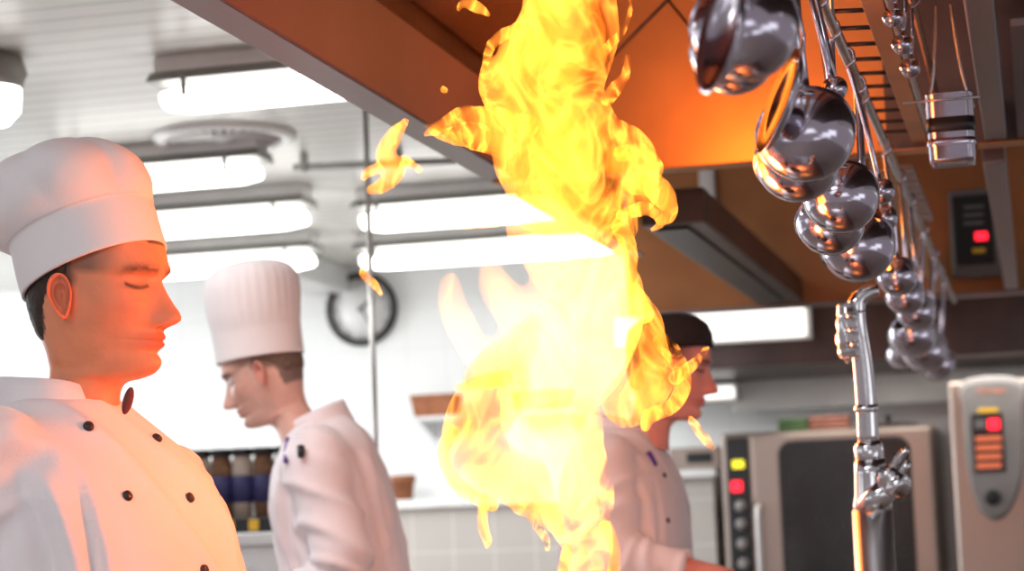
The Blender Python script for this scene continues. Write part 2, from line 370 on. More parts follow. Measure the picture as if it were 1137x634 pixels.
# wall ledge, lower tile zone and planters
YL = 9.45
a = atY(300, 556, YL); b = atY(800, 552, YL); z = (a.z+b.z)/2
t = thing('wall_ledge', 'long pale ledge with grey tiled front under the planters', 'ledge', ((a.x+b.x)/2, YL, 0))
obj('ledge_top', box(BM(), (a.x, YL, z-.03), (b.x-.03, WALL-.001, z+.012)), 'white', t, False, .006)
M['tile_grey'] = grid_mat('grey_low_tile', (.50, .47, .44), (.62, .6, .56), ('X', 'Z'), .2, .2, .008, .35)
obj('ledge_front', box(BM(), (a.x+.02, YL+.05, 0), (b.x-.05, WALL-.001, z-.031)), 'tile_grey', t, False)
zl = z+.012
def planter(px0, px1, pt, pb, lab, Y=9.6):
    a = atY(px0, pb, Y); b = atY(px1, pt, Y); x0, x1, z0, z1 = a.x, b.x, a.z, b.z
    t = thing('planter', lab, 'planter', ((x0+x1)/2, Y, z0)); s = (x1-x0)*.07; d = .07
    bm = BM(); rows = []
    for z_, k, inn in ((z0, 1, 0), (z0+(z1-z0)*.8, 0, 0), (z0+(z1-z0)*.8, -.12, 0), (z1, -.12, 0), (z1, .1, 0), (z0+(z1-z0)*.3, .8, 0)):
        dd = d*(1-.15*k); rows.append([V((x0+s*k, Y-dd, z_)), V((x1-s*k, Y-dd, z_)), V((x1-s*k, Y+dd, z_)), V((x0+s*k, Y+dd, z_))])
    obj('trough', loft(bm, rows), 'wood', t, False, .004)
    obj('soil', box(BM(), (x0+s, Y-d*.85, z0+(z1-z0)*.6), (x1-s, Y+d*.85, z0+(z1-z0)*.82)), 'spice', t, False)
    return x0, x1, z0
for px0, px1, pt, pb, lab in ((461, 508, 437, 464, 'brown clay trough left of the flames on a bracket shelf'), (572, 634, 432, 457, 'brown clay trough seen through the flames on a bracket shelf')):
    x0, x1, z0 = planter(px0, px1, pt, pb, lab)
    t = thing('bracket_shelf', 'small white bracket shelf holding the clay trough '+('left of' if px0 < 500 else 'behind')+' the flames', 'shelf', ((x0+x1)/2, WALL, z0))
    obj('shelf_board', box(BM(), (x0-.03, 9.5, z0-.018), (x1+.03, WALL-.001, z0-.0005)), 'white', t, False, .003)
    for x in (x0+.03, x1-.03): obj('bracket', prism(BM(), [(x, WALL-.001, z0-.019), (x, 9.55, z0-.019), (x, WALL-.001, z0-.10)], (.008, 0, 0)), 'white', t, False)
a = atY(439, 546, 9.6)
dz = zl
xx0 = atY(434, 540, 9.6).x; xx1 = atY(461, 540, 9.6).x
t = thing('flower_pot', 'small brown clay pot on the ledge beside the chef in the middle', 'pot', ((xx0+xx1)/2, 9.6, dz))
rr_ = (xx1-xx0)/2
obj('pot_wall', lathe(BM(), [(.001, 0), (rr_*.75, 0), (rr_*.92, .085), (rr_*1.02, .085), (rr_*1.02, .12), (rr_*.9, .12), (rr_*.8, .04), (.001, .03)], t.location), 'wood', t)

# ------------------------------------------------------------------ spice rack on a white cupboard
YR = 6.2
pa, pb = atY(196, 596, YR), atY(300, 590, YR); zr = (pa.z+pb.z)/2
t = thing('white_cupboard', 'white low cupboard under the jar rack between the chefs', 'cupboard', ((pa.x+pb.x)/2, YR+.2, 0))
obj('body', box(BM(), (pa.x-.7, YR-.02, .06), (pb.x+.2, YR+.5, zr-.04)), 'white', t, False, .006)
obj('worktop', box(BM(), (pa.x-.72, YR-.05, zr-.039), (pb.x+.22, YR+.52, zr)), 'white', t, False, .006)
obj('plinth', box(BM(), (pa.x-.68, YR+.02, 0), (pb.x+.18, YR+.45, .059)), 'grey_plastic', t, False)
for k in range(2):
    x0 = pa.x-.68+k*.48; d = obj('door', box(BM(), (x0, YR-.04, .1), (x0+.46, YR-.021, zr-.1)), 'white', t, False, .004)
    obj('handle', tube(BM(), [(x0+.40, YR-.06, zr-.2), (x0+.40, YR-.06, zr-.35)], .006), 'steel', d)
jr = .034; step = .072
x0 = atY(208, 550, YR).x-.06
t = thing('jar_rack', 'low black rack with yellow studs holding the spice jars', 'rack', (x0+3*step, YR+.05, zr))
obj('front_bar', box(BM(), (x0-.05, YR, zr+.001), (x0+6*step, YR+.012, zr+.048)), 'black', t, False, .003)
obj('tray', box(BM(), (x0-.05, YR+.013, zr+.001), (x0+6*step, YR+.12, zr+.012)), 'black', t, False)
for k in range(5):
    xs = x0+.02+k*.083
    obj('stud', box(BM(), (xs, YR-.010, zr+.008), (xs+.034, YR-.0005, zr+.042)), 'yellow', t, False, .008)
zt = zr+.0125
wh = ['first at the near chef', 'second from near chef', 'third from near chef', 'fourth from near chef', 'fifth from near chef', 'at the far rack end']
for k in range(6):
    cx = x0+k*step+.01
    j = thing('spice_jar', 'brown spice jar with navy label and black lid, '+wh[k], 'jar', (cx, YR+.062, zt), 'spice jars in the rack')
    Hh = .235
    obj('jar_body', lathe(BM(), [(.001, 0), (jr, 0), (jr, Hh*.9), (jr*.85, Hh), (.001, Hh)], j.location), 'glass' if k % 2 else 'spice', j)
    obj('jar_label', lathe(BM(), [(jr+.0005, Hh*.36), (jr+.0015, Hh*.36), (jr+.0015, Hh*.73), (jr+.0005, Hh*.73), (jr+.0005, Hh*.36)], j.location), 'navy', j)
    obj('jar_lid', lathe(BM(), [(.001, Hh+.001), (jr*1.05, Hh+.001), (jr*1.05, Hh+.022), (jr, Hh+.024), (.001, Hh+.024)], j.location), 'black', j)

# ------------------------------------------------------------------ hoods
ZH = CZ+.70
YE = 4.18          # end panel of the near hood
XL, XR = -1.07, .95
def gutter(bm, x, y0, y1, s=1, w_=.05, h=.115):
    # channel: flange, inner lip, outer wall (s: which side the room is)
    box(bm, (min(x, x+s*w_), y0, ZH), (max(x, x+s*w_), y1, ZH+.006))
    box(bm, (min(x+s*w_, x+s*(w_+.008)), y0, ZH+.001), (max(x+s*w_, x+s*(w_+.008)), y1, ZH+h))
    return bm
t = thing('extractor_hood', 'big stainless extractor hood over the cooking line, flames licking under it', 'extractor hood', (XL, 2.5, ZH))
obj('outer_wall', box(BM(), (XL-.012, 1.0, ZH+.006), (XL, YE, CEIL-.002)), 'steel_dark', t, False)
obj('bottom_flange', box(BM(), (XL-.012, 1.0, ZH), (XL+.05, YE, ZH+.006)), 'steel_hood', t, False, .002, label='brushed steel lower flange')
obj('gutter_lip', prism(BM(), [(XL+.05, 1.0, ZH), (XL+.056, 1.0, ZH), (XL+.085, 1.0, ZH+.135), (XL+.062, 1.0, ZH+.15), (XL+.05, 1.0, ZH+.13)], (0, YE-1.0, 0)), 'lip', t, False, .003)
# end panel: a vertical sheet with folded seams, lower edge angle
x1 = atY(985, 163, YE).x
obj('end_panel', prism(BM(), [(XL, YE, ZH), (x1, YE, ZH), (x1, YE, CEIL-.002), (XL, YE, CEIL-.002)], (0, .02, 0)), 'firelit_steel', t, False, label='flame-lit end panel')
obj('end_panel', prism(BM(), [(x1+.001, YE, ZH), (XR, YE, ZH), (XR, YE, CEIL-.002), (x1+.001, YE, CEIL-.002)], (0, .02, 0)), 'steel_dark', t, False, label='end panel beyond the canister, darkened for a reflection')  # same wall in darker steel, a dark reflection put into its colour
obj('edge_angle', box(BM(), (XL, YE-.03, ZH-.004), (XR, YE+.03, ZH-.0005)), 'firelit_steel', t, False, .002)
a, b = atY(650, 95, YE), atY(742, 0, YE); d = (b-a); pA = a-d*.3; pB = b+d*.3
obj('seam_strip', tube(BM(), [pA+V((0, -.004, 0)), pB+V((0, -.004, 0))], .0035, 8), 'steel_dark', t)
a, b = atY(742, 0, YE), atY(792, 62, YE)
obj('seam_strip', tube(BM(), [a+V((0, -.004, 0)), b+V((0, -.004, 0))], .0025, 8), 'steel_dark', t)
# sloped inner sheet on the left side of the hood
obj('baffle_sheet', prism(BM(), [(XL+.0, 1.0, ZH+.25), (XL+.012, 1.0, ZH+.25), (XL+.40, 1.0, CEIL-.003), (XL+.385, 1.0, CEIL-.003)], (0, YE-1.005, 0)), 'steel_dark', t, False)
# centre beam strips (run along the hood)
def strip(px0, px1, py, y0, y1, m, name, parent, zz=ZH, h=.05, label=None):
    a, b = atZ(px0, py, zz), atZ(px1, py, zz)
    return obj(name, box(BM(), (a.x, y0, zz), (b.x, y1, zz+h)), m, parent, False, .004, label=label)
strip(1091, 1117, 140, 1.2, YE-.035, 'steel_hood', 'centre_beam', t, ZH+.001, .09)
q0 = atZ(1118, 150, ZH); 
obj('side_baffle', prism(BM(), [(q0.x+.01, 1.2, ZH+.30), (q0.x+.02, 1.2, ZH+.29), (XR, 1.2, ZH+.12), (XR, 1.2, ZH+.14)], (0, YE-1.24, 0)), 'steel_dark', t, False)
obj('side_sheet', prism(BM(), [(q0.x+.02, YE-.03, ZH+.002), (XR-.01, YE-.03, ZH+.002), (XR-.01, YE-.33, ZH+.16), (q0.x+.02, YE-.33, ZH+.16)], (0, -.006, .012)), 'steel_hood', t, False, label='rosy lit sloping sheet')

# far hood
Y0, Y1 = YE+.22, 7.25
t2 = thing('extractor_hood', 'second extractor hood further down the line, behind the hanging ladles', 'extractor hood', (XL, 5.8, ZH))
obj('outer_wall', box(BM(), (XL-.012, Y0, ZH+.006), (XL, 5.6, CEIL-.002)), 'steel_dark', t2, False)
obj('bottom_flange', box(BM(), (XL-.012, Y0, ZH), (XL+.05, 5.6, ZH+.006)), 'steel_hood', t2, False, .002)
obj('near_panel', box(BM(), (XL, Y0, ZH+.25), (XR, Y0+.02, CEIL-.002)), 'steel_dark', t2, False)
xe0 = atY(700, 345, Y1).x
obj('end_panel', box(BM(), (xe0, Y1, ZH), (XR, Y1+.02, CEIL-.002)), 'firelit_dark', t2, False, label='amber lit end panel')
obj('edge_angle', box(BM(), (xe0, Y1-.04, ZH-.01), (XR, Y1+.04, ZH-.0005)), 'steel_hood', t2, False, .003)
strip(958, 982, 175, Y0+.03, Y1-.045, 'firelit_steel', 'lamp_beam', t2, ZH+.001, .07)
strip(1090, 1116, 175, Y0+.03, Y1-.045, 'steel_hood', 'centre_beam', t2, ZH+.001, .09)
for k in range(9):
    a = atZ(983, 175, ZH); b = atZ(1008, 175, ZH)
    obj('grille_slat', box(BM(), (a.x+.004, Y0+.05+k*.1, ZH+.004), (b.x, Y0+.10+k*.1, ZH+.016)), 'steel', t2, False)
# dark light box inside the far hood's left edge
a0, a1 = atZ(712, 250, ZH+.005), atZ(822, 333, ZH+.005); b0 = atZ(735, 236, ZH+.005)
obj('light_box', prism(BM(), [(a0.x+.0, a0.y, ZH+.002), (a0.x+.16, a0.y, ZH+.002), (a0.x+.16, a0.y, ZH+.09), (a0.x, a0.y, ZH+.09)], (0, Y1-.06-a0.y, 0)), 'steel_dark', t2, False, .006)
obj('light_box_glass', box(BM(), (a0.x+.03, a0.y+.05, ZH-.006), (a0.x+.11, Y1-.2, ZH+.001)), 'black', t2, False, .002)
p0, p1 = atY(777, 190, Y1-.02), atY(800, 290, Y1-.02)
obj('bracket_post', box(BM(), (p0.x, Y1-.05, p1.z), (p0.x+.055, Y1-.002, CEIL-.003)), 'steel', t2, False, .004)
# canopy above the ovens (front band runs across)
YB = 8.4
zb0 = atY(1000, 398, YB).z; zb1 = atY(1000, 336, YB).z
t3 = thing('oven_canopy', 'wide brownish steel canopy band above the two ovens', 'extractor hood', (0, YB, zb0))
xc0 = atY(700, 400, YB).x
obj('front_band', prism(BM(), [(xc0, YB, zb0), (xc0, YB, zb1), (xc0, YB+.10, CEIL-.002), (xc0, YB+.11, CEIL-.002), (xc0, YB+.02, zb1), (xc0, YB+.02, zb0)], (1.6-xc0, 0, 0)), 'steel_dark', t3, False, .004)
obj('underside', box(BM(), (xc0, YB+.021, zb0+.01), (1.6, WALL-.05, zb0+.03)), 'steel_dark', t3, False)
# bright light strip on the band
p0, p1 = atY(752, 381, YB-.05), atY(894, 341, YB-.05)
t = thing('canopy_lamp', 'bright rectangular lamp on canopy band behind the black-capped chef', 'lamp', ((p0.x+p1.x)/2, YB-.05, p0.z))
obj('glow_tray', box(BM(), (p0.x-.26, YB-.045, p0.z-.012), (p1.x+.02, YB-.001, p1.z+.012)), 'white_lamp_housing', t, False, .004)
obj('diffuser', box(BM(), (p0.x-.25, YB-.07, p0.z), (p1.x, YB-.046, p1.z)), 'warm_glow', t, False, .008)

# ladle rail
XRAIL, ZRAIL = -.243, CZ+.672
t = thing('hanging_rail', 'long thin steel rail the ladles hook onto', 'rail', (XRAIL, 3, ZRAIL))
obj('rail_bar', tube(BM(), [(XRAIL, 1.3, ZRAIL), (XRAIL, 7.2, ZRAIL)], .007), 'steel', t)
for yy in (1.5, 2.9, 4.10, 5.6, 7.15): obj('rail_hanger', tube(BM(), [(XRAIL, yy, ZRAIL), (XRAIL, yy, ZH+(.3 if yy < 4 else .0))], .004), 'steel', t)
# rack with rungs beside it
xa, xb, xc = atZ(938, 60, ZH).x, atZ(979, 60, ZH).x, atZ(1003, 60, ZH).x
t = thing('overhead_rack', 'yellow-lit ladder shaped rack inside the hood beside the ladles', 'rack', (xb, 3, ZH))
zr2 = ZH+.012
for x in (xa, xc): obj('side_rail', tube(BM(), [(x, 1.5, zr2), (x, YE-.04, zr2)], .006), 'steel', t)
obj('perforated_strip', box(BM(), (xb-.006, 1.5, zr2-.004), (xc-.007, YE-.04, zr2+.004)), 'firelit_steel', t, False, .002)
for k in range(22):
    y_ = 1.6+k*.115
    obj('rung', tube(BM(), [(xa, y_, zr2), (xc, y_+.02, zr2)], .0036, 8), 'black', t)

# oven control's mirror image in the hood steel, modelled as a solid box
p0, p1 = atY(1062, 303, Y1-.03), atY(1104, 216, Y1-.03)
t = thing('controller_reflection', 'dark box standing in for the oven control reflection under the far hood', 'reflection', ((p0.x+p1.x)/2, Y1-.03, p0.z))
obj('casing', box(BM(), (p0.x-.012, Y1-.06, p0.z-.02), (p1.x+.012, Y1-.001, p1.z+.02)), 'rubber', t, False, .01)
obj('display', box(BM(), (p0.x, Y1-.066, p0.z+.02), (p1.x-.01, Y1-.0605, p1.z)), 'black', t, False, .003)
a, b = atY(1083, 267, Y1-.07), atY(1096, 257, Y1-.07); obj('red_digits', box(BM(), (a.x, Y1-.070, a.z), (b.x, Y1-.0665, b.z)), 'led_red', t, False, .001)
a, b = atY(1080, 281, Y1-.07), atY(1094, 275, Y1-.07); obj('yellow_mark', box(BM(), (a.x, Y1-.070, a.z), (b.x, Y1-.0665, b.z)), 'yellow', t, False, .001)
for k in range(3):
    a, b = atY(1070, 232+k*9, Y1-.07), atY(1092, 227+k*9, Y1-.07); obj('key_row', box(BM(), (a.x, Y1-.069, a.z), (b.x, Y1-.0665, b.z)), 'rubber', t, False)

# ------------------------------------------------------------------ ladles
def up_of(px, py): return 551+.038*(1155-px)-py
def ladle(px, py, dia, lab, depth=None, tilt=.0, roll=0.0, zz=.40, rail=(XRAIL, ZRAIL), kind='ladle', grp='ladles hooked on the long rail', squash=.52):
    d = depth or zz*F/up_of(px, py)
    c = D(px, py, d); r = dia*1.15*d/F/2
    hook = V((rail[0]+random.uniform(-.004, .004), c.y+random.uniform(-.01, .01), rail[1]))
    o = thing(kind, lab, 'ladle' if kind == 'ladle' else 'skimmer', hook, grp)
    ax = (Matrix.Rotation(.30, 3, 'Z') @ Matrix.Rotation(-.75-tilt*.8, 3, 'X') @ V((0, 0, 1)))
    th = .0012; dep = r*squash*2
    prof = []
    N = 14
    for i in range(N+1):
        a = math.pi*.5*i/N; prof.append((r*math.sin(a) if i else .0001, -dep*math.cos(a)+dep*.5))
    prof.append((r*1.04, dep*.5+.0008)); prof.append((r*1.04, dep*.5+.002))
    for i in range(N, -1, -1):
        a = math.pi*.5*i/N; prof.append(((r-th)*math.sin(a) if i else .0001, -(dep-th)*math.cos(a)+dep*.5+(.0015 if i == N else 0)))
    bowl = obj('bowl', lathe(BM(), prof, c, ax, 40), 'mirror', o)
    # handle from the rim nearest the rail
    side = (hook-c); side -= ax*side.dot(ax)
    side = side.normalized() if side.length > .004 else frame_of(ax)[0]
    e = c+ax*(dep*.5)+side*r*.98
    hw = max(.0035, min(.0075, r*.11))
    pts = [e-ax*r*.25, e+ax*.012, e.lerp(hook, .35)+side*.006, e.lerp(hook, .85), hook+V((0, 0, -.016))]
    P_, R_ = smoothpath(pts, [hw*1.5, hw*1.2, hw, hw, hw*1.1], 5)
    obj('handle', tube(BM(), P_, R_, 10, squash=.45), 'mirror', o)
    hk = [hook+V((0, 0, -.018)), hook+V((.011, 0, -.010)), hook+V((.010, 0, .006)), hook+V((0, 0, .0105)), hook+V((-.009, 0, .002))]
    obj('hook', tube(BM(), hk, .0028, 8, 4), 'mirror', o)
    return o
def flat_skimmer(px, py, length, lab, depth, lean, face):
    c = D(px, py, depth); r = length*depth/F/2
    hook = V((XRAIL, c.y, ZRAIL))
    o = thing('skimmer', lab, 'skimmer', hook, 'skimmers hooked on the long rail')
    ax = (Matrix.Rotation(lean, 3, 'Y') @ (Matrix.Rotation(face, 3, 'Z') @ V((-1, 0, 0))))
    prof = [(.0001, -.010), (r*.5, -.008), (r*.85, -.003), (r, .003), (r*1.02, .005), (r*1.0, .006), (r*.83, 0), (r*.5, -.005), (.0001, -.007)]
    obj('disc', lathe(BM(), prof, c, ax, 44), 'mirror', o, label='shallow polished disc seen nearly edge-on')
    up = (V((0, 0, 1))-ax*ax.z).normalized(); e = c+up*r*.97
    obj('handle', tube(BM(), [e-up*.01, e+up*.02, e.lerp(hook, .5), hook+V((0, 0, -.016))], [.006, .005, .0045, .0045], 10, 4, .5), 'mirror', o)
    hk = [hook+V((0, 0, -.018)), hook+V((.011, 0, -.010)), hook+V((.010, 0, .006)), hook+V((0, 0, .0105)), hook+V((-.009, 0, .002))]
    obj('hook', tube(BM(), hk, .0028, 8, 4), 'mirror', o)
ladle(832, 42, 106, 'biggest polished ladle bowl at the top, nearest of the row', 1.86, .25, -.25)
ladle(818, 70, 84, 'ladle whose fiery rim peeks below the topmost big bowl', 1.98, .1, -.35)
flat_skimmer(803, 42, 128, 'long shiny disc skimmer beside the topmost bowl', 1.76, .22, .5)
ladle(900, 160, 96, 'large round ladle bowl behind the leaning second skimmer', 2.32, .25, -.25)
ladle(890, 190, 84, 'ladle with orange glowing rim just below the second large bowl', 2.46, .1, -.35)
flat_skimmer(869, 114, 122, 'leaning leaf-like skimmer in front of the second large bowl', 2.24, .38, .35)
ladle(938, 228, 74, 'ladle third in size, in the middle of the row above its twin', 2.72, .2, -.2)
ladle(926, 256, 68, 'ladle with amber belly tucked below the middle bowl', 2.92, .1, -.35)
ladle(957, 284, 72, 'ladle with glowing belly just above the tap top', 3.3, .15, -.25)
ladle(999, 312, 40, 'small ladle bowl right above the hanging cluster end', 3.9, .2, -.2)
ladle(1008, 334, 38, 'small ladle second in the tight lower cluster', 4.25, .2, .1)
ladle(1020, 352, 38, 'small ladle third in the tight lower cluster', 4.6, .1, -.2)
ladle(1016, 378, 46, 'dark shiny ladle in the middle of lower cluster', 5.1, .2, -.3)
ladle(1030, 396, 44, 'dark shiny ladle near the bottom of the lower cluster', 5.6, .2, .0)
ladle(1043, 409, 34, 'lowest and farthest ladle of the whole row', 6.3, .2, .2)
ladle(1004, 398, 30, 'tiny dark ladle at the left of the lower cluster', 6.0, .2, -.3)
for px, py, dd, lab in ((928, 102, 2.5, 'tiny spoon-sized ladle high beside the handles'), (938, 138, 2.62, 'tiny ladle just under the highest tiny one'), (981, 216, 3.1, 'small round ladle right of the middle bowl'), (984, 246, 3.4, 'small round ladle right of the amber bowl')):
    ladle(px, py, 25, lab, dd, .2, .1)
XR2 = atZ(1006, 60, ZH).x+.012
t = thing('hanging_rail', 'short second rail inside the hood left of the steel canister', 'rail', (XR2, 2.9, ZH+.10))
obj('rail_bar', tube(BM(), [(XR2, 1.5, ZH+.10), (XR2, YE-.001, ZH+.10)], .006), 'steel', t)
for px, py, dd, lab in ((993, 22, 3.0, 'highest tiny ladle on the second rail'), (1003, 52, 3.15, 'middle tiny ladle on the second rail'), (1012, 78, 3.3, 'lowest tiny ladle on the second rail')):
    ladle(px, py, 20, lab, dd, .1, .1, rail=(XR2, ZH+.10), grp='tiny ladles on the second rail')
# square steel canister hanging under the hood
dC = 3.35; c0 = D(1056, 142, dC); s = .038
t = thing('steel_canister', 'square shiny steel canister hanging under the hood by its rim', 'canister', c0)
def sq(z_, k, n=28, e=.35):
    R = []
    for j in range(n):
        a = 2*math.pi*j/n; cc, ss = math.cos(a), math.sin(a)
        R.append(c0+V((math.copysign(abs(cc)**e, cc)*s*k, math.copysign(abs(ss)**e, ss)*s*k, z_)))
    return R
obj('canister_wall', loft(BM(), [sq(-.058, .6), sq(-.060, .9), sq(-.054, .97), sq(.05, 1), sq(.052, 1.03), sq(.05, .95), sq(-.05, .92)]), 'mirror', t)
obj('rolled_rim', loft(BM(), [sq(-.034, 1.01), sq(-.028, 1.06), sq(-.022, 1.01), sq(-.034, 1.01)], False), 'mirror', t)
obj('dark_band', loft(BM(), [sq(-.012, 1.0), sq(-.012, 1.015), sq(.012, 1.015), sq(.012, 1.0), sq(-.012, 1.0)], False), 'black', t)
for sx in (-1, 1):
    obj('hanger_wire', tube(BM(), [c0+V((sx*s, 0, .03)), c0+V((sx*s*.6, 0, .09)), V((c0.x+sx*s*.3, c0.y, ZH+.10))], .0025, 8, 4), 'steel', t)
obj('cross_wire', tube(BM(), [c0+V((-s*1.9, -s, .04)), c0+V((s*1.3, -s, .04))], .0022, 8), 'steel', t)

# ------------------------------------------------------------------ tap in front of the ovens
dT = 2.2
def DT(px, py, dd=0): return D(px, py, dT+dd)
base = DT(969, 634); base = V((base.x, base.y, 0))
t = thing('pot_filler_tap', 'tall chrome tap with side knob standing before the ovens', 'tap', (base.x, base.y, .9))
sx = DT(969, 575).x; sy = DT(969, 575).y
K = dT/F
obj('column', lathe(BM(), [(.001, .90), (.035, .90), (.035, .915), (.0215, .925), (.0215, DT(969, 566).z), (.001, DT(969, 566).z)], (sx, sy, 0), n=32), 'tap_steel', t)
v0 = DT(969, 566); v1 = DT(966, 512); 
obj('valve_body', lathe(BM(), [(.001, 0), (.0205, 0), (.0208, .006), (.0185, .016), (.0175, .040), (.0165, .0545), (.001, .0545)], v0, (v1-v0), 28), 'chrome', t)
n0, n1 = DT(966, 512), DT(963, 488)
obj('neck_collar', lathe(BM(), [(.001, 0), (.0150, 0), (.0160, .004), (.0160, .016), (.0130, .022), (.001, .022)], n0, (n1-n0), 10), 'chrome', t)
obj('neck', tube(BM(), [DT(964, 490), DT(962, 450), DT(958, 405), DT(952, 365), DT(950, 345)], [.0115, .0112, .0105, .0100, .0105], 20, 4), 'chrome', t)
obj('neck_ring', lathe(BM(), [(.001, 0), (.0125, .001), (.0135, .004), (.0120, .009), (.001, .010)], DT(962, 458), DT(961, 440)-DT(962, 458), 24), 'chrome', t)
obj('top_hook', tube(BM(), [DT(950, 350), DT(952, 335), DT(962, 326), DT(975, 322)], [.0105, .0095, .008, .006], 16, 5), 'chrome', t)
# faceted bracket at the top
bmx = BM()
for (px, py, r0, r1) in ((944, 398, .0105, .0125), (942, 382, .0130, .0130), (941, 366, .0112, .0115), (941, 350, .0120, .0105)):
    a = DT(px, py, -.012); lathe(bmx, [(.001, 0), (r0, .0005), (r1, .007), (r1*.93, .012), (.001, .0125)], a, V((-.1, 0, 1)), 9)
obj('swivel_bracket', bmx, 'chrome', t, False, .0012)
obj('bracket_clip', tube(BM(), [DT(934, 338, -.01), DT(935, 360, -.016), DT(936, 385, -.014), DT(943, 402, -.01)], [.0042, .005, .0055, .004], 10, 4), 'chrome', t)
# Y branch and knob
k0, k1 = DT(962, 566, -.01), DT(1000, 526, -.025)
ax = (k1-k0).normalized()
obj('branch', tube(BM(), [k0, k0.lerp(k1, .4), k0.lerp(k1, .75)], [.0150, .0145, .0125], 20), 'chrome', t)
bmx = BM(); rows = []
for h, r in ((.030, .004), (.031, .0125), (.037, .0165), (.044, .0175), (.050, .0165), (.056, .011), (.058, .002)):
    x_, y_ = frame_of(ax); rows.append([k0+ax*h+(x_*math.cos(a_)+y_*math.sin(a_))*r*(1+.14*math.cos(5*a_)) for a_ in [2*math.pi*j/40 for j in range(40)]])
kn = obj('knob', loft(bmx, rows), 'chrome', t)
obj('knob_stem', tube(BM(), [k0+ax*.056, k0+ax*.067+V((0, 0, .003))], [.005, .0045], 12), 'chrome', kn)
obj('lever_tip', tube(BM(), [k0+ax*.040+V((0, 0, .014)), k0+ax*.052+V((.004, 0, .022)), k0+ax*.060+V((.006, 0, .020))], [.004, .0045, .003], 10, 3), 'chrome', kn)

# ------------------------------------------------------------------ cooking range below the frame, with the pan the flames leap from
fb = D(640, 700, 2.64)
t = thing('cooking_range', 'steel cooking range under the hood, below the flames', 'cooking range', (-.5, 3, 0))
obj('body', box(BM(), (-.86, 1.9, .1), (.05, 4.0, .86)), 'steel_satin', t, False, .01)
obj('top_plate', box(BM(), (-.88, 1.88, .861), (.07, 4.02, .90)), 'steel', t, False, .006)
for k in range(3): obj('oven_door', box(BM(), (-.89, 2.0+k*.66, .2), (-.861, 2.6+k*.66, .78)), 'steel', t, False, .01)
for x in (-.8, 0):
    for y in (1.95, 3.95): obj('leg', lathe(BM(), [(.001, 0), (.03, 0), (.025, .1), (.001, .1)], (x, y, 0)), 'steel', t)
fx, fy = fb.x, fb.y
t = thing('frying_pan', 'black frying pan on the range from which the flames rise', 'pan', (fx, fy, .901))
obj('pan_bowl', lathe(BM(), [(.001, .0), (.11, 0), (.15, .05), (.153, .052), (.152, .054), (.147, .052), (.108, .004), (.001, .004)], t.location, n=40), 'black', t)
obj('pan_handle', tube(BM(), [V((fx-.15, fy-.02, .945)), V((fx-.25, fy-.05, .97)), V((fx-.36, fy-.08, .985))], [.008, .011, .010], 12, 4), 'black', t)

# ------------------------------------------------------------------ ovens and things around them
YO = 9.0
def oy(px, py, y=YO): return atY(px, py, y)
def pbox(px0, py0, px1, py1, y, y2, rollfix=True):
    """box whose front (at depth y) covers the photo rectangle; y2 the back"""
    a = atY(px0, (py0+py1)/2, y); b = atY(px1, (py0+py1)/2, y); c = atY((px0+px1)/2, py0, y); d = atY((px0+px1)/2, py1, y)
    return box(BM(), (a.x, min(y, y2), d.z), (b.x, max(y, y2), c.z))
a, b = oy(800, 480), oy(1040, 472); zt = (a.z+b.z)/2; x0, x1 = oy(803, 560).x, oy(1041, 560).x
t = thing('combi_oven', 'steel combi oven with wide dark glass door behind the tap', 'oven', ((x0+x1)/2, YO+.3, 0))
obj('body', box(BM(), (x0, YO, .75), (x1, WALL-.02, zt)), 'steel_satin', t, False, .02)
obj('stand', box(BM(), (x0+.03, YO+.05, .08), (x1-.03, WALL-.06, .749)), 'steel_dark', t, False)
for x in (x0+.06, x1-.06):
    for y in (YO+.08, WALL-.1): obj('leg', lathe(BM(), [(.001, 0), (.025, 0), (.025, .08), (.001, .08)], (x, y, 0)), 'steel', t)
xd = oy(838, 560).x
dr = obj('door', box(BM(), (xd, YO-.045, .80), (x1-.012, YO-.001, zt-.012)), 'steel_satin', t, False, .012)
gw = (oy(872, 560).x, oy(1011, 560).x); gz = oy(940, 491).z
def rrect(x0, x1, z0, z1, y, r, n=6):
    P_ = []
    for (cx, cz, a0) in ((x1-r, z1-r, 0), (x0+r, z1-r, 90), (x0+r, z0+r, 180), (x1-r, z0+r, 270)):
        for k in range(n+1):
            a_ = math.radians(a0+90*k/n); P_.append(V((cx+r*math.cos(a_), y, cz+r*math.sin(a_))))
    return P_
obj('door_gasket', prism(BM(), rrect(gw[0]-.016, gw[1]+.016, .90, gz+.016, YO-.0475, .06), (0, .0025, 0)), 'black', dr, False)
obj('door_glass', prism(BM(), rrect(gw[0], gw[1], .92, gz, YO-.054, .045), (0, .006, 0)), 'black_glass', dr, False)
hp = oy(846, 600)
obj('door_handle', tube(BM(), [V((hp.x, YO-.046, 1.36)), V((hp.x, YO-.085, 1.36)), V((hp.x, YO-.09, 1.2)), V((hp.x, YO-.085, 1.0)), V((hp.x, YO-.046, 1.0))], .012, 12, 3), 'steel', dr)
xp0, xp1 = oy(809, 555).x, oy(834, 555).x
pn = obj('control_panel', box(BM(), (xp0, YO-.02, .85), (xp1, YO-.0005, oy(820, 486).z)), 'black', t, False, .006)
def pad(px0, py0, px1, py1, y, m, name, parent, dep=.006): return obj(name, pbox(px0, py0, px1, py1, y-dep, y-.0005), m, parent, False, .002)
pad(813, 511, 826, 520, YO-.02, 'led_yellow', 'yellow_display', pn)
pad(812, 534, 824, 546, YO-.02, 'led_red', 'red_display', pn)
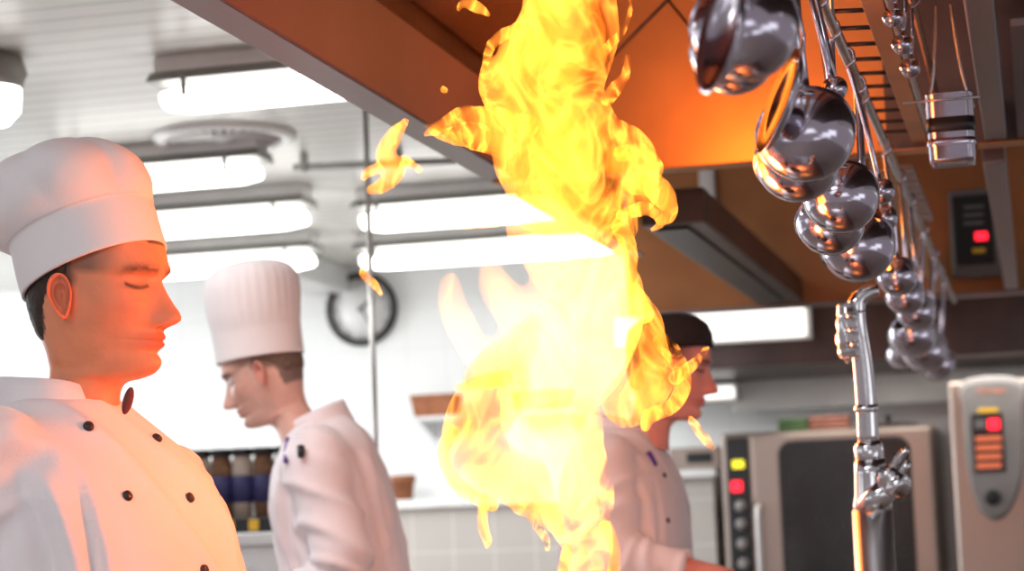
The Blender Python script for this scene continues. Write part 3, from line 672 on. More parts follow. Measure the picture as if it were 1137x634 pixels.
for py in (562, 582, 604, 626):
    c = oy(822+(py-560)*.06, py, YO-.021); kb = obj('knob', lathe(BM(), [(.001, .0), (.026, 0), (.023, -.022), (.02, -.028), (.001, -.029)], c, (0, 1, 0), 24), 'grey_plastic', pn)
    obj('knob_pointer', box(BM(), (c.x-.003, c.y-.034, c.z-.018), (c.x+.003, c.y-.0295, c.z+.018)), 'steel', kb, False)
# right oven with the rounded control pod
Y2 = 8.85
x0, x1 = atY(1058, 520, Y2).x, atY(1240, 520, Y2).x; zt2 = atY(1100, 421, Y2).z
t = thing('combi_oven', 'steel oven with rounded control pod and red digits at the right edge', 'oven', ((x0+x1)/2, Y2+.3, 0))
obj('body', box(BM(), (x0, Y2, .12), (x1, 9.47, zt2)), 'steel_satin', t, False, .018)
for x in (x0+.06, x1-.06):
    for y in (Y2+.06, 9.4): obj('leg', lathe(BM(), [(.001, 0), (.025, 0), (.025, .12), (.001, .12)], (x, y, 0)), 'steel', t)
def pod_outline(y, g=0):
    pts = []
    for px, py in ((1070, 424), (1132, 422), (1135, 460), (1136, 510), (1131, 543), (1120, 568), (1105, 577), (1090, 568), (1079, 543), (1073, 510), (1070, 460)):
        q = atY(px+.0, py, y); pts.append(q)
    c = sum(pts, V())/len(pts); P4 = []; m_ = len(pts)
    for i in range(m_):
        p0, p1, p2, p3 = pts[i-1], pts[i], pts[(i+1) % m_], pts[(i+2) % m_]
        for k_ in range(5):
            u = k_/5; P4.append(.5*((2*p1)+(p2-p0)*u+(2*p0-5*p1+4*p2-p3)*u*u+(3*p1-p0-3*p2+p3)*u**3))
    return [c+(p_-c)*(1+g) for p_ in P4]
rows = [pod_outline(Y2-.0006, .02), pod_outline(Y2-.03, .0), pod_outline(Y2-.042, -.06)]
pod = obj('control_pod', loft(BM(), rows), 'grey_plastic', t, False, .006)
pad(1080, 459, 1115, 524, Y2-.042, 'black', 'display_panel', pod, .004)
pad(1097, 465, 1110, 477, Y2-.047, 'led_red', 'red_digits', pod)
pad(1083, 466, 1094, 476, Y2-.047, 'rubber', 'blank_digits', pod)
pad(1086, 453, 1108, 458, Y2-.043, 'yellow', 'yellow_strip', pod, .003)
for py in (484, 494, 504, 514): pad(1083+(py-480)*.04, py, 1112, py+6, Y2-.047, 'button_orange', 'lit_key_row', pod, .003)
bm = BM()          # worn, unreadable reddish lettering: a row of small raised strokes
for k, wd in enumerate((3, 2.4, 3, 1.4, 2.8, 3, 2.6, 2.2)):
    a, b = atY(1086+k*3.9, 437, Y2-.043), atY(1086+k*3.9+wd, 431, Y2-.043); box(bm, (a.x, Y2-.0445, a.z), (b.x, Y2-.0425, b.z))
obj('worn_lettering', bm, 'pinkish', pod, False)
c = atY(1102, 552, Y2-.043)
obj('dial', lathe(BM(), [(.001, 0), (.034, 0), (.033, -.016), (.028, -.022), (.001, -.023)], c, (0, 1, 0), 28), 'black', pod)
# shelf over the ovens
YS = 9.5
zs0, zs1 = atY(940, 452, YS).z, atY(940, 416, YS).z
xs0 = atY(812, 430, YS).x
t = thing('wall_shelf', 'pale wall shelf with deep front above the ovens', 'shelf', (0, 9.6, zs0))
obj('shelf_front', box(BM(), (xs0, YS, zs0), (1.6, YS+.04, zs1)), 'white_lamp_housing', t, False, .012)
obj('shelf_board', box(BM(), (xs0, YS+.041, zs1-.03), (1.6, WALL-.002, zs1)), 'white_lamp_housing', t, False)
p0, p1 = atY(700, 447, 9.3), atY(814, 429, 9.3)
t = thing('shelf_reflection', 'short bright reflection at the face of the black-capped chef', 'lamp', ((p0.x+p1.x)/2, 9.4, p0.z))  # stands in for a bright reflection, built as an added glowing block
obj('glow_tray', box(BM(), (p0.x, 9.331, p0.z-.01), (p1.x+.01, WALL-.002, p1.z+.02)), 'white_lamp_housing', t, False, .006)
obj('diffuser', box(BM(), (p0.x+.01, 9.30, p0.z), (p1.x, 9.33, p1.z)), 'warm_glow', t, False, .006)
# wash-cloths and pan lids lying on the oven
zo = zt
for (pa_, pb_, h, m, lab, nm) in ((868, 900, .055, 'veg', 'folded green cloth on top of the glass door oven', 'folded_cloth'), (902, 945, .06, 'pinkish', 'folded rose cloth on top of the glass door oven', 'folded_cloth')):
    a, b = atY(pa_, 465, 9.25).x, atY(pb_, 465, 9.25).x
    bm = BM()
    for l in range(3):
        rows = []
        for u in range(9):
            x_ = a+(b-a)*u/8; wob = .004*math.sin(u*1.9+l); hh = h/3*.92
            rows.append([V((x_, 9.2+.12*ca+wob, zo+h/3*(l+.5)+hh*.5*sa+.001)) for ca, sa in [(math.copysign(abs(math.cos(q_))**.5, math.cos(q_)), math.copysign(abs(math.sin(q_))**.5, math.sin(q_))) for q_ in [2*math.pi*j/14 for j in range(14)]]])
        loft(bm, rows)
    tag(obj(nm, bm, m, origin=((a+b)/2, 9.2, zo)), lab, 'cloth')
a = atY(985, 462, 9.3)
t = thing('lidded_dish', 'flat steel lidded dish on the oven behind the tap', 'lid', (a.x, 9.35, zo+.001))
obj('lid_disc', lathe(BM(), [(.001, 0), (.15, 0), (.152, .006), (.12, .02), (.001, .028)], t.location, n=36), 'steel_dark', t)
obj('lid_knob', lathe(BM(), [(.001, .028), (.01, .028), (.008, .04), (.018, .046), (.014, .058), (.001, .06)], t.location), 'black', t)
# side bench and small oven between chef and the big oven
x0, x1 = atY(700, 560, 9.1).x, atY(798, 560, 9.1).x; zz = atY(780, 521, 9.1).z
t = thing('work_bench', 'white bench left of the glass door oven, behind the chef', 'bench', ((x0+x1)/2, 9.2, 0))
obj('bench_top', box(BM(), (x0, 9.05, zz-.035), (x1, YL-.002, zz)), 'white', t, False, .006)
obj('bench_panel', box(BM(), (x0+.02, 9.1, .05), (x1-.02, 9.43, zz-.036)), 'tile_grey', t, False)
for x in (x0+.03, x1-.06): obj('leg', box(BM(), (x, 9.12, 0), (x+.03, 9.15, .049)), 'steel', t, False)
a, b = atY(742, 508, 9.12), atY(797, 488, 9.12)
t = thing('bench_scale', 'small steel scale with dark readout on the white bench', 'scale', ((a.x+b.x)/2, 9.2, zz))
obj('casing', box(BM(), (a.x, 9.14, zz+.001), (b.x, 9.38, zz+.10)), 'steel_satin', t, False, .008)
obj('readout', box(BM(), (a.x+.08, 9.128, zz+.03), (b.x-.03, 9.1395, zz+.075)), 'black', t, False, .003)

# ------------------------------------------------------------------ people
def catmull(rows, n):
    out = []; m = len(rows)
    for k in range(n+1):
        u = k/n*(m-1); i = min(int(u), m-2); t_ = u-i
        p0, p1, p2, p3 = rows[max(i-1, 0)], rows[i], rows[i+1], rows[min(i+2, m-1)]
        out.append([.5*((2*b_)+(c_-a_)*t_+(2*a_-5*b_+4*c_-d_)*t_*t_+(3*b_-a_-3*c_+d_)*t_**3) for a_, b_, c_, d_ in zip(p0, p1, p2, p3)])
    return out
HEAD = [  # front x, front z, back x, back z, half width, narrowing towards the front
 (.000, .136, -.030, .136, .012, 0), (.040, .130, -.062, .126, .045, 0), (.064, .112, -.084, .106, .063, 0), (.077, .091, -.094, .078, .0725, 0),
 (.0855, .068, -.098, .048, .077, .02), (.0895, .048, -.098, .028, .0775, .03), (.0865, .032, -.096, .010, .0755, .05), (.0865, .015, -.092, -.008, .0735, .07),
 (.0875, -.004, -.087, -.022, .071, .10), (.0885, -.022, -.081, -.036, .068, .14), (.089, -.037, -.076, -.050, .0645, .20), (.0895, -.052, -.071, -.062, .061, .26),
 (.087, -.067, -.067, -.073, .0575, .32), (.0885, -.082, -.065, -.083, .054, .36), (.0815, -.0975, -.064, -.092, .050, .36), (.062, -.106, -.063, -.101, .049, .25),
 (.040, -.112, -.063, -.112, .0475, .26), (.030, -.128, -.065, -.130, .049, .16), (.030, -.155, -.069, -.152, .054, .05), (.036, -.190, -.078, -.180, .066, 0)]
def gauss(a, s): return math.exp(-.5*(a/s)**2)
def lerpt(tab, x):
    if x >= tab[0][0]: return tab[0][1]
    for (a, va), (b, vb) in zip(tab, tab[1:]):
        if x >= b: u = (x-b)/(a-b); return vb+(va-vb)*u*u*(3-2*u) if False else vb+(va-vb)*u
    return tab[-1][1]
NOSE_H = [(.044, 0), (.034, .002), (.026, .006), (.012, .0135), (-.002, .0225), (-.011, .0300), (-.017, .0325), (-.022, .0310), (-.027, .022), (-.031, .008), (-.035, 0)]
NOSE_W = [(.044, .008), (.026, .0062), (.0, .0078), (-.016, .0098), (-.026, .0108), (-.038, .010)]
def head_point(row, th, off=0.0, nose=1.0, jaw=1.0):
    q = head_raw(row, th, off, nose, jaw)
    if q.z < -.02: q.z = -.02+(q.z+.02)*(.90 if q.z > -.11 else .90)
    return q
    q = q
    return q
def head_raw(row, th, off=0.0, nose=1.0, jaw=1.0):
    xf, zf, xb, zb, w_, k = row
    ct, st = math.cos(th), math.sin(th); u_ = max(0, min(1, (-.075-zf)/.045)); u_ = u_*u_*(3-2*u_); xm = -.006*(1-u_)+(xf+xb)/2*u_
    x = xm+(xf+off-xm)*ct if ct > 0 else xm+(xm-xb+off)*ct
    y = (w_*jaw+off)*math.copysign(abs(st)**.92, st)*(1-k*max(ct, 0)**1.3)
    z = zb+(zf-zb)*(1+ct)/2
    if off == 0 and ct > 0:
        ay = abs(y)
        x += nose*lerpt(NOSE_H, z)*gauss(y, lerpt(NOSE_W, z))
        x += nose*.0085*gauss(ay-.0135, .0052)*gauss(z+.026, .0075)
        x -= .0040*gauss(ay-.018, .004)*gauss(z+.028, .008)
        x -= .0125*gauss(ay-.031, .0135)*gauss(z-.024, .0105)
        x += .0085*gauss(ay-.032, .0105)*gauss(z-.0235, .0068)
        x -= .0022*gauss(ay-.032, .011)*gauss(z-.0335, .0018)
        x += .0016*gauss(ay-.032, .011)*gauss(z-.0185, .0016)
        x += .0055*gauss(ay-.030, .019)*gauss(z-.044, .0062)
        x += .0035*gauss(ay-.045, .014)*gauss(z+.002, .013)
        x -= .0035*gauss(ay-.040, .012)*gauss(z+.045, .016)
        x += .0068*gauss(y, .0175)*gauss(z+.0455, .0040)
        x -= .0030*gauss(y, .020)*gauss(z+.0512, .0014)
        x += .0075*gauss(y, .0155)*gauss(z+.0575, .0046)
        x -= .0030*gauss(y, .020)*gauss(z+.069, .004)
        x += .0050*gauss(y, .015)*gauss(z+.086, .0095)
        x -= .0012*gauss(y, .003)*gauss(z+.038, .004)
        d_ = (ay-.022-(-.03-z)*.35)
        if -.055 < z < -.02: x -= .0016*gauss(d_, .0028)*gauss(z+.038, .012)
    return V((x, y, z))
def head_bm(bm, mtx, nose=1.0, jaw=1.0):
    rows = catmull([list(map(float, r)) for r in HEAD], 150)
    loft(bm, [[mtx @ head_point(r, 2*math.pi*j/132, 0, nose, jaw) for j in range(132)] for r in rows])
def ear_bm(bm, mtx, side):
    nu, nv = 9, 30
    Mx = mtx @ Matrix.Translation((-.012, side*.0735, .004)) @ Matrix.Rotation(side*-.42, 4, 'Z') @ Matrix.Rotation(-.18, 4, 'Y')
    rows = []
    prof = [(.00, -.004), (.30, -.005), (.52, -.001), (.62, .003), (.72, .000), (.84, .003), (.95, .0085), (1.03, .0075), (1.05, .002), (.96, -.004), (.6, -.009), (.2, -.012)]
    for rr0, hh in prof:
        r_ = []
        for j in range(nv):
            a = 2*math.pi*j/nv; cz, cx = math.sin(a), math.cos(a)
            ex = .0160*(1+.12*cz) * (.82 if cx > 0 else 1); ez = .0275 if cz > 0 else .0300
            lob = 1-.25*max(0, -cz)
            r_.append(Mx @ V((cx*ex*rr0*lob, side*(hh+.010+(-.004 if cx > 0 else .0)*rr0), cz*ez*rr0)))
        rows.append(r_)
    loft(bm, rows)
def hand_bm(bm, wrist, fwd, palm_n, side, curl=.5, s=1.0):
    """five-fingered hand grown from the wrist"""
    f = fwd.normalized(); nrm = (palm_n-f*palm_n.dot(f)).normalized(); lat = f.cross(nrm)*side
    def pt(a, b, c): return wrist+(f*a+lat*b+nrm*c)*s
    rows = []
    for a, hw, ht in ((-.03, .026, .019), (0, .028, .018), (.03, .036, .016), (.06, .042, .015), (.085, .042, .0125), (.095, .038, .010)):
        rows.append([pt(a, hw*math.cos(q), ht*math.sin(q)) for q in [2*math.pi*j/16 for j in range(16)]])
    loft(bm, rows)
    for b, L_, r_ in ((.032, .070, .0092), (.011, .078, .0096), (-.011, .073, .0092), (-.031, .058, .0080)):
        p_ = pt(.085, b, 0); pts = [pt(.07, b, 0), p_]; a_ = curl*.5; dirv = V((0, 0, 0))
        for seg in (.45, .3, .25):
            dloc = f*math.cos(a_)+nrm*math.sin(a_); p_ = p_+dloc*L_*seg*s; pts.append(p_); a_ += curl*.8
        tube(bm, pts, [r_*s*q for q in (1, 1.02, .98, .9, .72)], 10, 3)
    pts = [pt(.01, .020, .006), pt(.035, .045, .012), pt(.062, .058, .020), pt(.084, .060, .030)]
    tube(bm, pts, [.014*s, .0125*s, .0105*s, .008*s], 10, 3)
TORSO = [  # z, centre x, half depth, half width
 (.045, -.012, .060, .066), (.015, -.012, .064, .074), (-.005, -.012, .074, .105), (-.028, -.010, .088, .145), (-.055, -.006, .102, .175), (-.09, 0, .114, .190), (-.14, .008, .124, .195),
 (-.20, .016, .130, .190), (-.28, .022, .130, .180), (-.37, .024, .128, .172), (-.46, .022, .130, .172), (-.55, .020, .134, .180), (-.66, .018, .138, .186)]
def build_person(name, label, head, hyaw, hpitch, hroll, tyaw, tlean, skin, opts):
    Hm = Matrix.Translation(head) @ Matrix.Rotation(hyaw, 4, 'Z') @ Matrix.Rotation(hpitch, 4, 'Y') @ Matrix.Rotation(hroll, 4, 'X')
    S = opts.get('scale', 1.0); Hm = Hm @ Matrix.Scale(S, 4)
    nb = Hm @ V((-.022, 0, -.150)); nb = nb+V(opts.get('neck_shift', (0, 0, 0)))
    Tm = Matrix.Translation(nb) @ Matrix.Rotation(tyaw, 4, 'Z') @ Matrix.Rotation(tlean, 4, 'Y') @ Matrix.Scale(S, 4)
    root = thing(name, label, 'person', (nb.x, nb.y, 0))
    # --- body: head, neck, torso core, arms, hands
    bm = BM(); head_bm(bm, Hm, opts.get('nose', 1), opts.get('jaw', 1)); nh = len(bm.verts)
    for s_ in (-1, 1): ear_bm(bm, Hm, s_)
    ne = len(bm.verts)
    core = [[Tm @ V((cx+hd*.82*math.cos(a_), hw*.8*math.sin(a_), z_)) for a_ in [2*math.pi*j/24 for j in range(24)]] for z_, cx, hd, hw in TORSO[1:]]
    loft(bm, core)
    hip = Tm @ V((.018, 0, -.60))
    arms = opts['arms']
    for side in (-1, 1):
        sh, el, wr, fw, pn = [V(q) for q in arms[side]]
        sh, el, wr = Tm @ sh, Tm @ el, Tm @ wr; fw = Tm.to_3x3() @ fw; pn = Tm.to_3x3() @ pn
        tube(bm, [sh, sh.lerp(el, .5), el, el.lerp(wr, .4), wr], [.044*S, .042*S, .036*S, .036*S, .024*S], 16, 4)
        hand_bm(bm, wr+fw.normalized()*.025, fw, pn, side, opts.get('curl', .5), S)
    for side in (-1, 1):
        tube(bm, [hip+Matrix.Rotation(tyaw, 3, 'Z') @ V((0, .09*side, .04)), V((hip.x, hip.y, .5))+Matrix.Rotation(tyaw, 3, 'Z') @ V((0, .10*side, 0)), V((hip.x, hip.y, .09))+Matrix.Rotation(tyaw, 3, 'Z') @ V((0, .11*side, 0))], [.07, .052, .035], 16, 4)
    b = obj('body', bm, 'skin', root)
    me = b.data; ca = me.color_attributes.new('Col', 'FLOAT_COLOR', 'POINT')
    inv = Hm.inverted(); off = V((nb.x, nb.y, 0)); stub = opts.get('stubble', .1); hairc = V(opts.get('hair', (.10, .06, .04))); sk = V(skin)
    for i, v in enumerate(me.vertices):
        q = inv @ (v.co+off); c_ = sk.copy(); ay = abs(q.y)
        if q.z < -.02: q.z = -.02+(q.z+.02)/.90
        if i < nh and q.x > .02:
            lip = gauss(ay, .017)*(gauss(q.z+.0455, .0032)+gauss(q.z+.0565, .0036)); lip = min(1, lip)
            c_ = c_.lerp(V((sk.x*.80, sk.y*.34, sk.z*.40)), .9*lip)
            c_ = c_.lerp(V((sk.x*.35, sk.y*.2, sk.z*.18)), .8*gauss(ay, .019)*gauss(q.z+.0512, .0010))
            arch = .0395+.004*gauss(ay-.034, .012)-(ay-.03)*.08
            br = gauss(q.z-arch, .0046)*(1 if .013 < ay < .050 else gauss(min(abs(ay-.013), abs(ay-.050)), .004))
            n_ = .6+.4*noise.noise(V((q.x*300, q.y*500, q.z*300)))
            c_ = c_.lerp(hairc*.6, min(1, br*1.0*n_+.15*br)*.95)
            lash = gauss(q.z-(.0175+.004*((ay-.032)/.014)**2), .0017)*(1 if .017 < ay < .048 else 0)
            c_ = c_.lerp(c_*.35, .75*gauss(q.z-.0185, .0034)*gauss(ay-.033, .011)+.35*gauss(q.z-.026, .005)*gauss(ay-.022, .007))  # shade painted round the lids and in the inner eye sockets
            c_ = c_.lerp(V((.02, .012, .01)), min(1, lash*1.1))
            c_ = c_.lerp(V((sk.x, sk.y*.62, sk.z*.58)), .35*gauss(ay-.045, .018)*gauss(q.z+.01, .016)+.35*gauss(ay, .012)*gauss(q.z+.018, .012))
            nl = gauss(ay-.0085, .0028)*gauss(q.z+.0335, .0022); c_ = c_.lerp(V((.10, .03, .02)), .7*nl)
            c_ = c_.lerp(sk*.72, .8*gauss(ay-.032, .013)*gauss(q.z-.0335, .0022))
        if i < nh:
            bd = min(1, max(0, (-.035-q.z)/.03))*min(1, max(0, (q.z+.118)/.02))*min(1, max(0, (q.x+.02)/.03)); c_ = c_.lerp(c_*.62, stub*bd)
            hl = max(0, min(1, ((.012-q.x)/.012)))*max(0, min(1, (q.z-(-.050 if q.x < -.045 else .012+.3*q.x))/.010))
            if q.z > .078: hl = 1
            side_ = max(0, min(1, (q.z-.030)/.010))*max(0, min(1, (.062-q.x)/.035))*.8*max(0, min(1, (ay-.045)/.01))
            c_ = c_.lerp(hairc, max(hl, side_)*opts.get('hairy', .9))
        elif i < ne:
            c_ = V((sk.x, sk.y*.72, sk.z*.68))
        ca.data[i].color = (c_.x, c_.y, c_.z, 1)
    # --- hair at back and sides (a close shell)
    bm = BM(); rr_ = [r for r in catmull([list(map(float, r)) for r in HEAD], 60)]
    t0, t1 = .49*math.pi, 1.51*math.pi; ns = 44; G = []
    lo = opts.get('hair_low', -.055)
    for r in rr_:
        if r[3] < lo-.01 or r[3] > .10: continue
        line = []
        for j in range(ns+1):
            th = t0+(t1-t0)*j/ns; edge = min(j, ns-j)/ns
            back = min(1, max(0, (edge-.10)/.14)); zcut = .022*(1-back)+lo*back
            base_ = head_point(r, th, .0012); q = head_point(r, th, .0045)
            fade = max(0, min(1, (base_.z-zcut)/.012))*min(1, edge/.015)
            p_ = head_point(r, th, -.002).lerp(q, fade)
            p_ = p_+V((noise.noise(p_*150), noise.noise(p_*150+V((9, 0, 0))), 0))*.0012*fade
            line.append(Hm @ p_)
        G.append(line)
    vs = [[bm.verts.new(p_) for p_ in l] for l in G]
    for a_, b_ in zip(vs, vs[1:]):
        for j in range(ns): bm.faces.new((a_[j], a_[j+1], b_[j+1], b_[j]))
    h_ = obj('hair', bm, opts.get('hair_mat', 'hair'), root); sm = h_.modifiers.new('solid', 'SOLIDIFY'); sm.thickness = .002
    # --- jacket
    bm = BM()
    T2 = catmull([list(map(float, q)) for q in TORSO[1:]], 44); rows = []
    for z_, cx, hd, hw in T2:
        r_ = []
        for j in range(48):
            a_ = 2*math.pi*j/48; ct, st = math.cos(a_), math.sin(a_); e = .82
            belly = opts.get('belly', .0)*gauss(z_+.30, .16)
            x_ = math.copysign(abs(ct)**e, ct)*(hd+.008+(belly if ct > 0 else 0))+cx; y_ = math.copysign(abs(st)**e, st)*(hw+.010)
            r_.append(Tm @ V((x_, y_, z_)))
        rows.append(r_)
    loft(bm, rows)
    for side in (-1, 1):
        sh, el, wr, fw, pn = [V(q) for q in arms[side]]
        sh0 = sh+V((0, -side*.045, .012)); sh0, sh, el, wr = [Tm @ q for q in (sh0, sh, el, wr)]; cuff = wr.lerp(el, opts.get('cuff', .18))
        tube(bm, [sh0, sh, sh.lerp(el, .45), el, el.lerp(cuff, .5), cuff], [.064*S, .074*S, .069*S, .062*S, .056*S, .049*S], 24, 5)
    jk = obj('jacket', bm, opts.get('cloth', 'cloth'), root)
    remesh(jk, .009, 10)
    me = jk.data; me.update()
    Ti = Tm.inverted(); co = [v.co.copy() for v in me.vertices]; nm = [v.normal.copy() for v in me.vertices]
    wr_amp = opts.get('wrinkle', 1.0); segs = []
    for side in (-1, 1):
        sh, el, wr, fw, pn = [V(q) for q in arms[side]]; segs += [(Tm @ sh, Tm @ el), (Tm @ el, Tm @ wr)]
    for i, v in enumerate(me.vertices):
        p_ = co[i]+off; q = Ti @ p_
        best = min(((p_-(a_+(b_-a_)*max(0, min(1, (p_-a_).dot(b_-a_)/(b_-a_).length_squared)))).length, k) for k, (a_, b_) in enumerate(segs))
        arm = max(0, min(1, (.10-best[0])/.03)) if abs(q.y) > .14 else 0
        a_, b_ = segs[best[1]]; u = (p_-a_).dot(b_-a_)/(b_-a_).length
        n1 = noise.noise(V((q.x*4, q.y*7+3, q.z*3))*1.0+V((q.y*2, 0, 0)))
        dg_ = q.z*9+abs(q.y)*16+q.x*6
        fold = (1-abs(noise.noise(V((q.y*9+q.z*5, q.z*3, 1.7)))*2.2))
        fold_t = max(0, fold)**2
        ring = (1-abs(noise.noise(V((u*11+q.x*7, q.z*6-q.x*8, 4.1+best[1])))*2.2)); ring = max(0, ring)**1.6
        h = (1-arm)*(fold_t*.0075*(.35+.65*min(1, abs(q.y)/.16)) + n1*.007) + arm*(ring*.013-.004)
        if best[1] in (0, 2): h += arm*.004*math.sin(u*60+q.x*30)*gauss(u-.26, .07)
        seam = abs(q.y)-(.158+.10*(q.z+.2)+.18*q.x)
        win = max(0, min(1, (-.07-q.z)/.05))*max(0, min(1, (q.z+.42)/.08))
        h += win*(-.011*gauss(seam, .0065)+.006*gauss(seam+.018, .009)-.007*gauss(seam+.040+.15*(q.z+.2), .005)+.004*gauss(seam+.055, .010))
        v.co = co[i]+nm[i]*h*wr_amp
    me.update()
    # --- stand collar
    bm = BM(); rows = []
    for inner in (0, 1):
        for k in range(5):
            z_ = -.012+k*.0135 if not inner else .042-k*.0135
            fl = (.008+.010*(1-min(1, (z_+.012)/.05))) - inner*.0035; r_ = []
            for j in range(60):
                a_ = 2*math.pi*j/60; ct, st = math.cos(a_), math.sin(a_)
                dip = .012*gauss(math.atan2(st, ct), .35)
                r_.append(Tm @ V((-.014+(.062+fl)*ct+opts.get('collar_fwd', 0)*max(ct, 0), (.066+fl)*st, z_-dip*(z_+.012)/.05+.010*(-ct)+opts.get('collar_up', 0))))
            rows.append(r_)
    rows.append(rows[0]); loft(bm, rows, False); bmesh.ops.remove_doubles(bm, verts=bm.verts, dist=1e-5)
    cl = obj('collar', bm, opts.get('cloth', 'cloth'), root)
    # --- trousers, shoes
    Rz = Matrix.Rotation(tyaw, 3, 'Z')
    bm = BM(); waist = V((hip.x, hip.y, hip.z+.05))
    loft(bm, [[V((hip.x, hip.y, z_))+Rz @ V((.125*math.cos(a_)*k, .175*math.sin(a_)*k, 0)) for a_ in [2*math.pi*j/28 for j in range(28)]] for z_, k in ((hip.z+.06, .9), (hip.z-.0, .98), (hip.z-.12, 1.0), (hip.z-.2, .93))])
    for side in (-1, 1):
        tube(bm, [V((hip.x, hip.y, hip.z-.1))+Rz @ V((0, .085*side, 0)), V((hip.x, hip.y, .5))+Rz @ V((0.01, .095*side, 0)), V((hip.x, hip.y, .09))+Rz @ V((0, .105*side, 0))], [.095, .080, .072], 20, 4)
    obj('trousers', bm, 'trousers', root)
    for side in (-1, 1):
        bm = BM(); c0_ = V((hip.x, hip.y, 0))+Rz @ V((.0, .105*side, 0)); rows = []
        for x_, hw, ht in ((-.085, .02, .045), (-.07, .036, .075), (0, .04, .085), (.06, .044, .065), (.12, .046, .048), (.165, .036, .036), (.185, .012, .02)):
            rows.append([c0_+Rz @ V((x_, hw*math.cos(a_), max(0.0, ht*.5+ht*.5*math.sin(a_)))) for a_ in [2*math.pi*j/18 for j in range(18)]])
        obj('shoe', loft(bm, rows), 'black', root)
    bpy.context.view_layer.update()
    return root, Hm, Tm, jk
def surf_hit(o, px, py):
    """where the sight line through this pixel meets the garment"""
    me = o.data; off = wloc(o.parent)
    bvh = BVHTree.FromPolygons([v.co+off for v in me.vertices], [list(p_.vertices) for p_ in me.polygons])
    return bvh.ray_cast(CAM, ray(px, py).normalized())[:2]
def buttons(jk, root, lst, r=.0072):
    for px, py in lst:
        p_, n_ = surf_hit(jk, px, py)
        if p_ is None: print('BUTTON MISS', px, py); continue
        if n_.dot(ray(px, py)) > 0: n_ = -n_
        obj('button', lathe(BM(), [(.0001, -.003), (r*.8, -.003), (r, .0005), (r*.9, .004), (r*.5, .0055), (.0001, .0058)], p_, n_, 18), 'button', root)

def tall_hat(root, Hm, spec, m='hat_cloth'):
    """rows: (height, radius fwd, radius side, shift back, pleat depth); the brim plane tilts back"""
    Bm = Hm @ Matrix.Translation(spec['at']) @ Matrix.Rotation(spec['tilt'], 4, 'Y')
    rows = catmull([list(map(float, r)) for r in spec['rows']], 46); n = 96; R = []
    for (h, a, b, sft, pl) in rows:
        r_ = []
        for j in range(n):
            t_ = 2*math.pi*j/n; k = 1+pl*(abs(math.cos(spec['pleats']*.5*t_))-.5)+pl*.9*noise.noise(V((math.cos(t_)*1.6, math.sin(t_)*1.6, h*7+spec.get('seed', 0))))
            lump = spec.get('lump', 0)*max(0, h-.08)*noise.noise(V((math.cos(t_)*1.3+5, math.sin(t_)*1.3, h*9)))
            r_.append(Bm @ V((a*k*math.cos(t_)-sft+lump, b*k*math.sin(t_)+lump, h+lump*.5)))
        R.append(r_)
    # inner wall up under the band, so it is a real shell
    inner = [[Bm @ V(((spec['rows'][0][1]-.003)*math.cos(2*math.pi*j/n), (spec['rows'][0][2]-.003)*math.sin(2*math.pi*j/n), hh)) for j in range(n)] for hh in (.05, .0)]
    bm = BM(); 
    puff = obj('hat_crown', loft(bm, R[spec['split']:]), m, root)
    bm = BM(); k = spec['split']
    band = [[Bm @ ((Bm.inverted() @ p_)*1.0) for p_ in r_] for r_ in R[:k+2]]
    outer = []
    for i, r_ in enumerate(band):
        outer.append([Bm @ (lambda q: V((q.x*1.012, q.y*1.012, q.z)))(Bm.inverted() @ p_) for p_ in r_])
    loft(bm, inner+[outer[0]]+outer[1:], False)
    obj('hat_band', bm, m, root)

# chef one: big on the left, profile to the right, lit by the flames
h1 = D(111, 337, 2.72)
cam_yaw = math.atan2(-CR.col[0].x*0+CR.col[0].y, CR.col[0].x)      # heading of the picture's right
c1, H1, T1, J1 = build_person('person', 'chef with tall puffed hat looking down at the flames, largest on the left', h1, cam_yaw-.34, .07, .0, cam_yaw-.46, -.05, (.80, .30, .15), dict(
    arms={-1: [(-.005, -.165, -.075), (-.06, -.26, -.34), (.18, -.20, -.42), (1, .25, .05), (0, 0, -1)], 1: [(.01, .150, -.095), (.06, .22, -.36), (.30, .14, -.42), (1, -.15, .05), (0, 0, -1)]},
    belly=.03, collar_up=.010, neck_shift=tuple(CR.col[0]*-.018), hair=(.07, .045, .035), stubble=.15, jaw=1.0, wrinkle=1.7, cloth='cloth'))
tall_hat(c1, H1, dict(at=(-.010, 0, .041), tilt=-.42, pleats=7, lump=.22, split=15, seed=2, rows=[
    (0, .101, .088, 0, 0), (.02, .101, .089, -.001, 0), (.045, .100, .090, -.003, 0), (.063, .099, .091, -.004, .0), (.070, .104, .096, -.002, .03), (.092, .113, .106, .004, .09), (.125, .113, .108, .008, .12), (.152, .097, .096, .009, .13), (.170, .068, .070, .006, .12), (.178, .03, .03, .004, .08), (.179, .004, .004, .004, 0)]))
buttons(J1, c1, ((98, 474), (174, 487), (141, 551), (210, 553), (226, 633)))
bm = BM(); a = D(142, 445, 2.62)
ellip(bm, a, (.006, .008, .018), Matrix.Rotation(.3, 3, 'Y')); obj('neckerchief', bm, 'red_cloth', c1)

